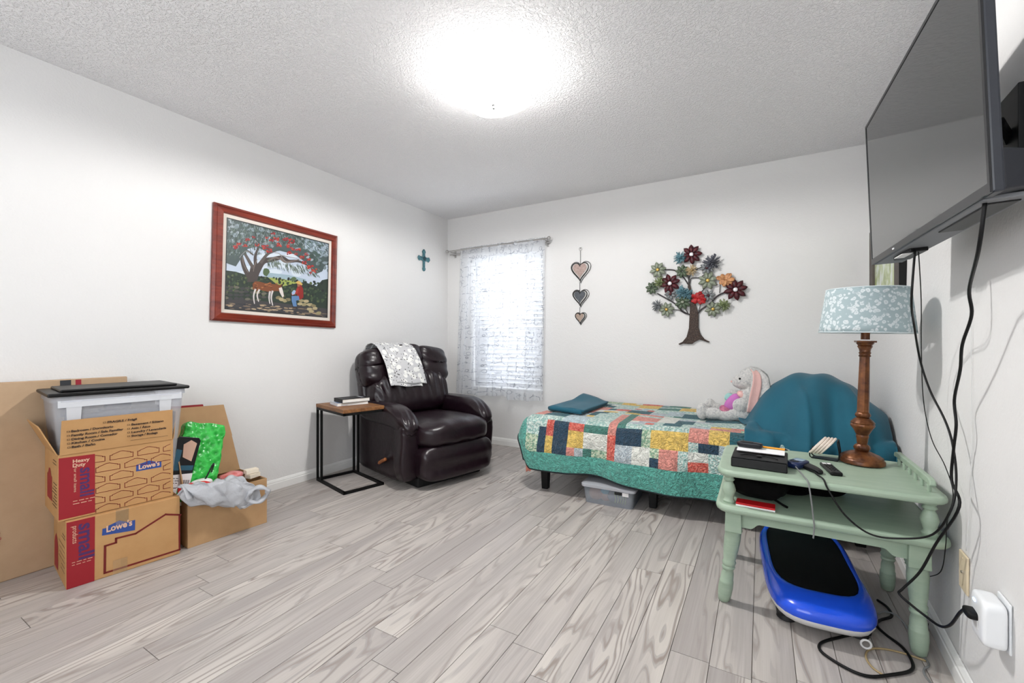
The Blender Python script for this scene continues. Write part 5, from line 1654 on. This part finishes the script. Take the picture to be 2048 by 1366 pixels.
# ================================================================== table lamp
def bronze():
    t, b = base('lamp_bronze')
    v = t.coord()
    n = t.noise(v, 22, 3, .6)
    t.link(t.mix(t.ramp(n, [(.38, (0, 0, 0)), (.66, (1, 1, 1))]), rgb(74, 38, 16), rgb(126, 76, 38)), b.inputs['Base Color'])
    b.inputs['Roughness'].default_value = .38; b.inputs['Metallic'].default_value = .35
    t.link(t.bump(n, .25, .004), b.inputs['Normal'])
    MATS['lamp_bronze'] = t.m
bronze()
def shade_mat():
    t, b = base('shade_fabric')
    v = t.coord()
    w = t.new('ShaderNodeTexNoise'); t.link(v, w.inputs['Vector']); w.inputs['Scale'].default_value = 40
    vv = t.mix(.018, v, w.outputs[1])
    d = t.voro(vv, 66, 'F1', 1); r = t.ramp(d, [(.18, (.55, .55, .55)), (.30, (1, 1, 1)), (.42, (1, 1, 1)), (.48, (0, 0, 0))])
    r = t.math('MULTIPLY', r, t.ramp(t.noise(v, 30, 1), [(.30, (0, 0, 0)), (.38, (1, 1, 1))]))
    t.link(t.mix(r, rgb(172, 190, 194), rgb(230, 236, 238)), b.inputs['Base Color'])
    b.inputs['Roughness'].default_value = .85
    tl = t.new('ShaderNodeBsdfTranslucent'); tl.inputs[0].default_value = rgb(180, 198, 202)
    mx = t.new('ShaderNodeMixShader'); mx.inputs[0].default_value = .2
    t.link(b.outputs[0], mx.inputs[1]); t.link(tl.outputs[0], mx.inputs[2]); t.link(mx.outputs[0], t.n['Material Output'].inputs[0])
    MATS['shade_fabric'] = t.m
shade_mat()
lp = thing('table_lamp', 'bronze column table lamp with pale blue floral shade on the green table', 'lamp', (.362, 2.272, .562))
lp.rotation_euler = (rad(.4), rad(1.3), 0)
fl = lambda k, a0, z0, z1: (lambda z, a: a0 * abs(sin(a * k / 2)) if z0 <= z <= z1 else 0)
m = MB(); m.lathe([(.070, 0), (.077, .004), (.077, .016), (.072, .022)], 40); m.lathe([(.071, .021), (.072, .028), (.058, .038), (.036, .047), (.022, .052)], 48, flute=fl(18, -.07, .027, .048)); m.build('base', 'lamp_bronze', lp, smooth=40)
m = MB()
m.lathe([(.020, .050), (.026, .056), (.029, .064), (.026, .073), (.019, .079)], 36, flute=fl(10, -.12, .055, .075))
m.lathe([(.016, .078), (.018, .086), (.020, .105), (.022, .112), (.019, .120)], 28)
m.lathe([(.021, .118), (.030, .138), (.040, .152), (.042, .158), (.039, .164), (.042, .168), (.036, .176), (.026, .186), (.020, .190)], 40, flute=fl(16, -.06, .150, .180))
m.lathe([(.018, .188), (.026, .194), (.027, .202), (.022, .210), (.016, .214)], 36, flute=fl(10, -.13, .192, .208))
m.build('urn', 'lamp_bronze', lp, smooth=45)
m = MB(); m.lathe([(.0205, .213), (.0195, .30), (.0175, .42), (.0170, .452)], 8); m.lathe([(.0155, .512), (.0150, .56), (.0150, .66)], 16); m.build('column', 'lamp_bronze', lp, smooth=30)
m = MB(); m.lathe([(.018, .440), (.021, .444), (.018, .449), (.018, .452), (.021, .457), (.018, .461), (.020, .472), (.026, .484), (.023, .487), (.031, .498), (.027, .500)], 32, flute=fl(8, -.10, .465, .499)); m.box(-.032, .032, -.032, .032, .500, .507); m.build('capital', 'lamp_bronze', lp, smooth=45)
m = MB()
m.grid(lambda u, v: ((.158 - .022 * v) * cos(2 * pi * u), (.158 - .022 * v) * sin(2 * pi * u), .540 + .178 * v), 56, 8, wrap=True)
m.build('lamp_shade', 'shade_fabric', lp, smooth=180, solid=.002)
mat('shade_trim', (206, 216, 220), .8)
for z, r in ((.540, .1585), (.718, .1365)):
    m = MB(); m.tube([(r * cos(2 * pi * k / 56), r * sin(2 * pi * k / 56), z) for k in range(56)], .0022, 6, closed=True); m.build('shade_trim', 'shade_trim', lp, smooth=180)
m = MB()
for k in range(3):
    a = 2 * pi * k / 3; m.tube([(0, 0, .70), (.136 * cos(a), .136 * sin(a), .712)], .002, 6)
m.tube([(0, 0, .655), (0, 0, .725)], .004, 8)
m.build('shade_spider', 'chrome', lp)

# ================================================================== small things on the green table
mat('plastic_black', (7, 7, 8), .38, spec=.35); mat('plastic_dark', (15, 15, 17), .45, spec=.35); mat('plastic_navy', (26, 40, 78), .3); mat('pen_orange', (226, 150, 30), .4); mat('lcd_grey', (140, 160, 176), .2); mat('cord_black', (11, 11, 12), .5, spec=.3); mat('cord_grey', (120, 122, 122), .45); mat('cord_tan', (158, 138, 100), .5); mat('cord_white', (216, 216, 214), .5)
ca_ = thing('desk_organizer', 'black box organizer with paper and pen slots on the green table', 'organizer', (-.005, 2.015, .560), rad(-3))
m = MB(); m.hexa([(-.097, -.065, 0), (.097, -.065, 0), (.097, .095, 0), (-.097, .095, 0)], [(-.097, -.062, .036), (.097, -.062, .036), (.097, .095, .048), (-.097, .095, .048)]); m.build('body', 'plastic_black', ca_, bevel=.004)
m = MB(); m.hexa([(-.095, -.060, .0365), (.095, -.060, .0365), (.095, .010, .0420), (-.095, .010, .0420)], [(-.095, -.060, .0395), (.095, -.060, .0395), (.095, .010, .0450), (-.095, .010, .0450)]); m.build('drawer_top', 'plastic_dark', ca_, bevel=.002)
m = MB(); m.tube(spline([(-.065, -.030, .0425), (-.04, -.012, .045), (.0, -.010, .045), (.04, -.014, .045), (.065, -.034, .043)], 6), .0014, 6); m.build('moulded_line', 'plastic_black', ca_, smooth=180)
m = MB(); m.lathe([(.010, 0), (.011, .003), (.008, .005)], 16, (0, -.022, .042)); m.build('knob', 'plastic_black', ca_, smooth=40)
pp = MB(); pp.box(-.085, .085, -.030, .030, 0, .004); o = pp.build('note_pad', 'content_white', None, bevel=.001); o.location = (-.001, 2.058, .612); o.rotation_euler = (rad(4), 0, rad(-3)); tag(o, 'white note pad lying in the black organizer', 'note pad')
ph = thing('cordless_handset', 'dark handset lying across the white note pad', 'handset', (-.040, 2.080, .618), rad(-5))
m = MB(); m.cushion((0, 0, .012), (.095, .034, .022), 5, 8); m.build('handset_body', mat('handset_navy', (14, 16, 24), .35), ph, smooth=180)
m = MB(); m.cushion((-.01, 0, .0225), (.05, .022, .003), 6, 4); m.build('keypad', 'plastic_black', ph, smooth=180)
pe = thing('pen', 'orange pen resting on the black organizer', 'pen', (.048, 2.092, .622), rad(-8))
m = MB(); m.tube([(-.045, 0, 0), (.038, 0, 0)], .0042, 10); m.build('barrel', 'pen_orange', pe, smooth=60)
m = MB(); m.lathe([(.0040, 0), (.003, .006), (.0008, .012)], 10); o = m.build('tip', 'plastic_black', pe, smooth=60); o.location = (.038, 0, 0); o.rotation_euler = (0, pi / 2, 0)
pe2 = thing('pencil', 'yellow pencil lying behind the orange pen', 'pencil', (.046, 2.106, .6195), rad(-4))
m = MB(); m.tube([(-.05, 0, 0), (.045, 0, 0)], .0036, 6); m.build('pencil_barrel', mat('pencil_yellow', (232, 176, 52), .5), pe2)
m = MB(); m.lathe([(.0036, 0), (.0006, .012)], 6); o = m.build('pencil_tip', 'paper', pe2); o.location = (.045, 0, 0); o.rotation_euler = (0, pi / 2, 0)
gm = thing('glucose_meter', 'dark blue handheld meter with a small screen on the green table', 'meter', (.128, 2.082, .560), rad(62))
m = MB(); m.cushion((0, 0, .013), (.100, .058, .026), 4.5, 8); m.build('meter_body', 'plastic_navy', gm, smooth=180)
m = MB(); m.cushion((.018, 0, .0262), (.036, .038, .003), 6, 4); m.build('screen', 'lcd_grey', gm, smooth=180)
m = MB(); m.cushion((-.022, .0, .0262), (.022, .030, .003), 3, 4); m.build('button', 'plastic_black', gm, smooth=180)
ch = thing('charger_puck', 'flat black charging puck lying beside the blue meter', 'charger', (.172, 2.050, .560), rad(-66))
m = MB(); m.cushion((0, 0, .009), (.125, .044, .018), 4, 8, None, lambda w: Vector((w.x, w.y * (1 - .35 * smoothstep(.0, .06, w.x)), w.z))); m.build('puck', 'plastic_dark', ch, smooth=180)
rm = thing('remote_control', 'slim black remote control with white label on the green table', 'remote', (.237, 2.080, .560), rad(-82))
m = MB(); m.box(-.075, .075, -.019, .019, 0, .014); m.build('remote_body', 'plastic_black', rm, bevel=.004)
m = MB(); m.box(-.066, -.048, -.014, -.001, .0138, .0146); m.build('white_label', 'content_white', rm)
m = MB(); m.box(-.066, -.048, .002, .014, .0138, .0146); m.build('white_label', 'content_white', rm)
for k in range(15):
    m = MB(); m.cushion((-.036 + (k // 3) * .020, -.010 + (k % 3) * .010, .0145), (.008, .006, .003), 3, 3); m.build('button', 'plastic_dark', rm, smooth=180)
hd = thing('coaster_holder', 'black wire holder standing on the green table', 'holder', (.240, 2.285, .560), rad(-12))
for sg in (-1, 1):
    m = MB(); m.tube(spline([(-.045 * 1, sg * .026, .042), (-.045, sg * .026, .003), (.045, sg * .026, .003), (.045, sg * .026, .085)], 6), .0026, 6); m.build('wire', 'cord_black', hd, smooth=180)
m = MB(); m.box(-.044, .044, -.026, .026, .0, .003); m.build('tray', 'plastic_black', hd)
m = MB(); m.tube([(.045, -.026, .084), (.045, .026, .084)], .0026, 6); m.build('back_bar', 'cord_black', hd)
for k in range(4):
    m = MB(); m.lathe([(.046, 0), (.049, .002), (.049, .007), (.046, .009)], 32)
    o = m.build('coaster', mat('coaster_cream', (222, 208, 196), .6), None, smooth=40)
    o.location = (.218 + k * .0115, 2.287 - k * .002, .6125); o.rotation_euler = (0, rad(-52), rad(-12))
    tag(o, 'round cream coaster in the wire holder, %s from the left' % ('first', 'second', 'third', 'fourth')[k], 'coaster', 'coasters in the wire holder')
# lower shelf
bgk = thing('drawstring_bag', 'crumpled black fabric bag on the lower shelf of the green table', 'bag', (-.012, 2.056, .4275))
rk = random.Random(5)
def crump(w):
    return Vector((w.x * (1.12 - 1.2 * (w.z + .045)), w.y, w.z)) + Vector((.010 * sin(w.z * 60 + w.y * 30), .012 * sin(w.x * 50 + 1), .010 * sin(w.x * 45 + w.y * 40)))
m = MB(); m.cushion((0, 0, .046), (.20, .17, .082), 2.8, 14, None, crump); m.build('bag', mat('cloth_black', (4, 4, 4), .95, spec=.2), bgk, smooth=180)
m = MB(); m.tube(spline([(.06, -.06, .012), (.085, -.09, .006), (.10, -.105, .004)], 5), .005, 6); m.build('drawstring', 'cloth_black', bgk, smooth=180)
rb = thing('red_booklet', 'thin red and white booklet sticking out under the black bag', 'booklet', (-.018, 1.925, .4225), rad(-2))
m = MB(); m.box(-.066, .066, -.028, .030, 0, .006); m.build('pages', 'pack_white', rb, bevel=.001)
m = MB(); m.box(-.066, .066, -.026, .030, .006, .013); m.build('red_cover', mat('cover_red', (186, 18, 26), .4), rb, bevel=.001)
cp = thing('black_cap', 'black cap in the shade at the back of the lower shelf', 'cap', (.215, 2.25, .4225), rad(20))
m = MB(); m.cushion((0, 0, .038), (.20, .17, .10), 2.3, 12, None, lambda w: Vector((w.x, w.y, max(w.z, -.037)))); m.build('crown', 'cloth_black', cp, smooth=180)
m = MB(); m.cushion((-.115, 0, .010), (.13, .15, .014), 2.6, 8, None, lambda w: Vector((w.x, w.y, w.z - w.y * w.y * 1.5 + .004))); m.build('brim', 'cloth_black', cp, smooth=180)

# ================================================================== blue vibration plate under the table
mat('device_blue', (24, 78, 214), .22, coat=.4); mat('device_grey', (206, 206, 206), .45); mat('mat_black', (3, 3, 3), .7, spec=.2, bump=(400, .5, .003)); mat('device_dark', (16, 16, 18), .6)
vp = thing('vibration_plate', 'bright blue exercise vibration plate with black mat under the green table', 'exercise machine', (.178, 2.225, 0), rad(4))
def vring(hx, hy, z, tuck=0, e=3.6, n=48, front=1.0):
    pts = []
    for k in range(n):
        a = 2 * pi * k / n; c, s_ = cos(a), sin(a)
        l = (abs(c) ** e + abs(s_) ** e) ** (1 / e)
        x, y = hx * c / l, hy * s_ / l
        x *= 1 - .05 * (1 - (y / hy) ** 2)
        y -= .0
        pts.append((x, y, z + .018 * smoothstep(-.05, .35, y)))
    return pts
def rings(mb, R, cap0=False, cap1=False):
    n = len(R[0]); vs = [p for r in R for p in r]
    fs = [(i * n + k, i * n + (k + 1) % n, (i + 1) * n + (k + 1) % n, (i + 1) * n + k) for i in range(len(R) - 1) for k in range(n)]
    if cap0: fs.append(tuple(range(n - 1, -1, -1)))
    if cap1: fs.append(tuple((len(R) - 1) * n + k for k in range(n)))
    mb.add(vs, fs)
m = MB(); rings(m, [vring(.150, .340, .040), vring(.172, .366, .050), vring(.180, .376, .066), vring(.181, .377, .074)], True, False); m.build('lower_shell', 'device_grey', vp, smooth=50)
def mring(hx, hy, z): return [(x, y + .045, zz) for x, y, zz in vring(hx, hy, z)]
m = MB(); rings(m, [vring(.181, .377, .074), vring(.184, .380, .082), vring(.182, .378, .098), vring(.174, .368, .116), mring(.162, .318, .130), mring(.152, .305, .131), mring(.149, .298, .125)]); m.build('upper_shell', 'device_blue', vp, smooth=180)
m = MB(); rings(m, [mring(.150, .300, .123), mring(.147, .294, .1275)], False, True); m.build('foot_mat', 'mat_black', vp, smooth=40)
m = MB(); m.box(-.145, .145, -.285, .285, .018, .045); m.build('underside', 'device_dark', vp, bevel=.01)
for x in (-.11, .11):
    for y in (-.25, .25):
        m = MB(); m.lathe([(.030, 0), (.034, .004), (.030, .02), (.022, .03)], 16, (x, y, 0)); m.build('rubber_foot', 'device_dark', vp, smooth=40)
m = MB(); m.tube([(.105 + .014 * cos(2 * pi * k / 16), -.372, .040 + .014 * sin(2 * pi * k / 16)) for k in range(16)], .0035, 6, closed=True); m.build('strap_ring', 'device_grey', vp, smooth=180)

# ================================================================== television on the right wall
mat('tv_shell', (44, 47, 54), .35); mat('tv_bezel', (24, 25, 28), .3); mat('tv_back', (34, 36, 42), .5); mat('tv_under', (120, 122, 126), .5); mat('mount_black', (10, 10, 11), .5)
t, b = base('tv_glass')
b.inputs['Base Color'].default_value = rgb(34, 35, 37); b.inputs['Roughness'].default_value = .045; b.inputs['IOR'].default_value = 2.15
MATS['tv_glass'] = t.m
tv = thing('television', 'black flat television mounted high on the right wall', 'television', (.369, 1.603, 1.347))
tv.rotation_euler = (0, rad(-2.1), .0274)
TWd, THt = .438, .514
m = MB(); m.box(0, .019, -TWd, TWd, 0, THt); m.build('housing', 'tv_shell', tv, bevel=.004)
m = MB(); m.box(-.0015, .0, -TWd + .009, TWd - .009, .020, THt - .009); m.build('screen', 'tv_glass', tv)
m = MB()
for y0, y1, z0, z1 in ((-TWd, TWd, 0, .020), (-TWd, TWd, THt - .009, THt), (-TWd, -TWd + .009, .020, THt - .009), (TWd - .009, TWd, .020, THt - .009)):
    m.box(-.003, .001, y0, y1, z0, z1)
m.build('bezel', 'tv_bezel', tv)
m = MB(); m.hexa([(.018, -TWd + .004, .004), (.085, -TWd + .03, .010), (.085, TWd - .03, .010), (.018, TWd - .004, .004)], [(.018, -TWd + .004, .085), (.078, -TWd + .03, .078), (.078, TWd - .03, .078), (.018, TWd - .004, .085)]); m.build('back_housing', 'tv_back', tv, bevel=.004)
m = MB(); m.box(.004, .080, -TWd + .05, TWd - .02, -.003, .006); m.build('base_panel', 'tv_under', tv, bevel=.002)
m = MB(); m.box(.022, .070, -.36, -.10, -.006, -.002); m.build('speaker_grille', 'plastic_black', tv, bevel=.002)
m = MB(); m.box(.022, .066, .12, .28, -.014, -.002); m.build('input_panel', 'plastic_black', tv, bevel=.003)
m = MB(); m.box(.010, .034, .14, .22, -.0155, -.0135); m.build('rating_label', 'content_white', tv)
m = MB(); m.box(-.0045, -.0028, .16, .176, .007, .0115); m.build('indicator', 'content_white', tv)
tm = thing('tv_mount', 'black articulated wall mount behind the television', 'wall mount', (wall_x(1.58, 1.58), 1.58, 1.58), -WR_ANG)
m = MB(); m.box(-.012, -.001, -.07, .07, -.11, .11); m.build('wall_plate', 'mount_black', tm, bevel=.002)
m = MB(); m.tube([(-.012, 0, .0), (-.05, -.09, .01), (-.08, -.04, .0)], .016, 8); m.build('arm', 'mount_black', tm, smooth=40)
m = MB(); m.box(-.098, -.088, -.16, -.135, -.16, .16); m.build('tv_bracket', 'mount_black', tm, bevel=.002)
m = MB(); m.box(-.098, -.088, .10, .125, -.16, .16); m.build('tv_bracket', 'mount_black', tm, bevel=.002)
m = MB(); m.box(-.090, -.078, -.16, .125, -.03, .03); m.build('head_plate', 'mount_black', tm, bevel=.002)

# ================================================================== picture on the right wall beyond the lamp
def onwall(y, off, z): return (wall_x(y, z) - off, y, z)
pf = thing('framed_print', 'landscape print in weathered grey frame on the right wall', 'picture', onwall(3.235, 0, 1.50), -WR_ANG)
wood_mat('grey_barnwood', (96, 88, 82), (66, 60, 56), (24, 3, 3), .7)
m = MB(); hw_, hh_ = .475, .30
def bar(y0, y1, z0, z1): m.box(-.030, -.002, y0, y1, z0, z1)
for nm_, (y0, y1, z0, z1) in (('frame_side', (-hw_, -hw_ + .12, -hh_, hh_)), ('frame_side', (hw_ - .12, hw_, -hh_, hh_)), ('frame_rail', (-hw_ + .12, hw_ - .12, hh_ - .1, hh_)), ('frame_rail', (-hw_ + .12, hw_ - .12, -hh_, -hh_ + .1))):
    m = MB(); m.box(-.030, -.002, y0, y1, z0, z1); m.build(nm_, 'grey_barnwood', pf, bevel=.003)
m = MB(); m.box(-.031, -.001, -hw_ - .006, -hw_, -hh_, hh_); m.build('frame_edge', 'plastic_black', pf)
t, b = base('print_landscape')
v = t.coord(); n = t.noise(v, 6, 4, .6, 1.2)
t.link(t.ramp(n, [(.3, rgb(226, 230, 232)), (.45, rgb(214, 222, 206)), (.55, rgb(170, 184, 120)), (.7, rgb(120, 140, 92))]), b.inputs['Base Color']); b.inputs['Roughness'].default_value = .3
MATS['print_landscape'] = t.m
m = MB(); m.box(-.016, -.012, -hw_ + .11, hw_ - .11, -hh_ + .09, hh_ - .09); m.build('print', 'print_landscape', pf)

# ================================================================== wall plates and plug
mat('plate_ivory', (222, 206, 176), .45); mat('plug_white', (236, 238, 240), .35)
wp = thing('wall_plate', 'ivory cable wall plate low on the right wall', 'wall plate', onwall(1.842, 0, .355), -WR_ANG)
m = MB(); m.box(-.007, -.0005, -.037, .037, -.058, .058); m.build('plate', 'plate_ivory', wp, bevel=.004, seg=3)
m = MB(); m.tube([(-.006, 0, 0), (-.0105, 0, 0)], .0045, 10); m.build('coax_jack', 'chrome', wp, smooth=60)
for z in (-.042, .042):
    m = MB(); m.tube([(-.006, 0, z), (-.0082, 0, z)], .003, 8); m.build('screw', 'plate_ivory', wp)
op = thing('outlet_plate', 'white outlet plate behind the plugged-in adapter on right wall', 'outlet', onwall(1.545, 0, .362), -WR_ANG)
m = MB(); m.box(-.006, -.0005, -.038, .038, -.062, .062); m.build('plate', 'plug_white', op, bevel=.003)
sp = thing('smart_plug', 'white rounded smart plug adapter in the outlet near the floor', 'plug', onwall(1.545, .0065, .362), -WR_ANG)
m = MB(); m.cushion((-.024, 0, 0), (.046, .092, .112), 7, 10); m.build('plug_body', 'plug_white', sp, smooth=180)
m = MB(); m.cushion((-.0475, .012, .036), (.003, .018, .006), 4, 4); m.build('indicator_light', mat('led_blue', (190, 220, 255), .3, emit=((150, 200, 255), 1.2)), sp, smooth=180)
m = MB(); m.box(-.0485, -.046, -.012, .012, -.03, .005); m.build('socket_face', 'cord_white', sp)

# ================================================================== cords
def cord(name, label, pts, r, mt, extra=None):
    t_ = MB(); t_.tube(spline(pts, 7), r, 8)
    o = t_.build(name, mt, None, smooth=180)
    return tag(o, label, 'cord')
A_ = [(0.395, 1.24, 1.345), (0.398, 1.28, 1.255), (0.452, 1.506, 1.193), (0.475, 1.568, 1.133), (0.478, 1.638, 1.055), (0.492, 1.701, 0.983), (0.506, 1.793, 0.888), (0.506, 1.779, 0.815), (0.507, 1.803, 0.735), (0.508, 1.822, 0.639), (0.500, 1.735, 0.584), (.475, 1.83, .432), (.445, 1.86, .323), (.405, 1.872, .250), (.397, 1.874, .230), (.424, 1.85, .211), (.447, 1.82, .203), (.465, 1.76, .211), (.471, 1.70, .250), (.474, 1.64, .319), (.472, 1.585, .362)]
cord('thick_cord', 'thick black television cord running down the wall to the white plug', A_, .0038, 'cord_black')
pl = thing('cord_plug', 'black plug of the television cord pushed into the smart plug', 'plug', (.468, 1.56, .3635), 0)
m = MB(); m.cushion((.004, -.005, 0), (.030, .046, .020), 4, 6); m.build('plug_grip', 'cord_black', pl, smooth=180)
B_ = [(0.40, 1.72, 1.34), (0.391, 1.715, 1.187), (0.43, 1.858, 1.118), (0.477, 1.994, 1.001), (0.495, 1.967, 0.901), (0.511, 1.889, 0.813), (0.514, 1.834, 0.744), (0.505, 1.775, 0.651), (0.483, 1.735, 0.574), (0.455, 1.78, 0.476), (0.387, 1.82, 0.432), (0.315, 1.84, 0.423), (0.25, 1.85, 0.47), (0.205, 1.868, 0.545), (.196, 1.90, .568), (.185, 1.965, .566), (.178, 2.00, .566)]
cord('device_cord', 'black cord looping from the television across the table front to the puck', B_, .0031, 'cord_black')
C_ = [(0.41, 1.73, 1.34), (0.451, 1.875, 1.2), (0.488, 2.027, 1.035), (0.502, 2.06, 0.852), (0.515, 2.03, 0.727), (0.528, 1.95, 0.653), (0.522, 1.86, 0.587), (.505, 1.848, .50), (0.505, 1.86, 0.42), (.517, 1.95, .30), (0.516, 2.10, 0.205), (0.514, 2.10, 0.154), (0.506, 2.085, 0.10), (.498, 2.083, .062)]
cord('thin_cord', 'thin black cord hanging behind the green table to a small adapter', C_, .0014, 'cord_black')
D_ = [(.118, 2.040, .571), (.128, 1.985, .568), (.138, 1.915, .566), (.148, 1.878, .556), (.156, 1.868, .50), (.161, 1.866, .448), (.165, 1.866, .405), (.162, 1.866, .363)]
cord('meter_cord', 'grey cord hanging off the table front from the blue meter', D_, .0027, 'cord_grey')
E_ = [(.335, 2.16, .006), (0.354, 2.04, 0.006), (0.262, 1.939, 0.006), (0.197, 1.871, 0.006), (0.175, 1.827, 0.006), (0.188, 1.788, 0.006), (0.249, 1.746, 0.006), (0.299, 1.744, 0.006), (0.355, 1.783, 0.006), (0.415, 1.837, 0.006), (0.433, 1.89, 0.006), (0.425, 1.965, 0.006), (0.388, 2.018, 0.010), (0.372, 2.055, 0.014), (0.392, 2.115, 0.006), (0.437, 2.171, 0.006), (0.437, 2.233, 0.006), (0.414, 2.277, 0.006)]
cord('floor_cord', 'black cord lying in a big loop on the floor by the blue plate', E_, .0048, 'cord_black')
F_ = [(.366, 2.08, .030), (0.405, 2.12, 0.040), (0.440, 2.10, 0.046), (0.458, 2.06, 0.030), (0.470, 1.985, 0.008), (0.478, 1.908, 0.005), (0.457, 1.871, 0.005), (0.451, 1.839, 0.005), (0.457, 1.805, 0.005), (0.475, 1.74, 0.005)]
cord('grey_floor_cord', 'thin grey cord curling along the floor next to the baseboard', F_, .0030, 'cord_grey')
G_ = [(0.341, 1.773, 0.004), (0.315, 1.799, 0.004), (0.306, 1.846, 0.004), (0.322, 1.896, 0.004), (0.359, 1.925, 0.004), (0.413, 1.935, 0.004), (0.475, 1.925, 0.004)]
cord('tan_cord', 'flat tan cord curved on the floor at the table foot', G_, .0032, 'cord_tan')
H_ = [onwall(1.834, .005, 1.207), onwall(1.825, .005, 1.039), onwall(1.80, .005, .774), onwall(1.80, .005, .6), onwall(1.82, .006, .43)]
cord('white_cable', 'thin white cable running down the right wall to the ivory plate', H_, .0011, 'cord_white')
ad = thing('power_adapter', 'small black power adapter with metal prongs hanging near the floor', 'adapter', (.498, 2.075, .045), rad(10))
ad.rotation_euler = (rad(-25), rad(20), rad(10))
m = MB(); m.box(-.016, .016, -.014, .014, -.024, .018); m.build('adapter_body', 'plastic_black', ad, bevel=.004)
for x in (-.006, .006):
    m = MB(); m.box(x - .001, x + .001, -.003, .003, -.040, -.023); m.build('prong', 'chrome', ad)
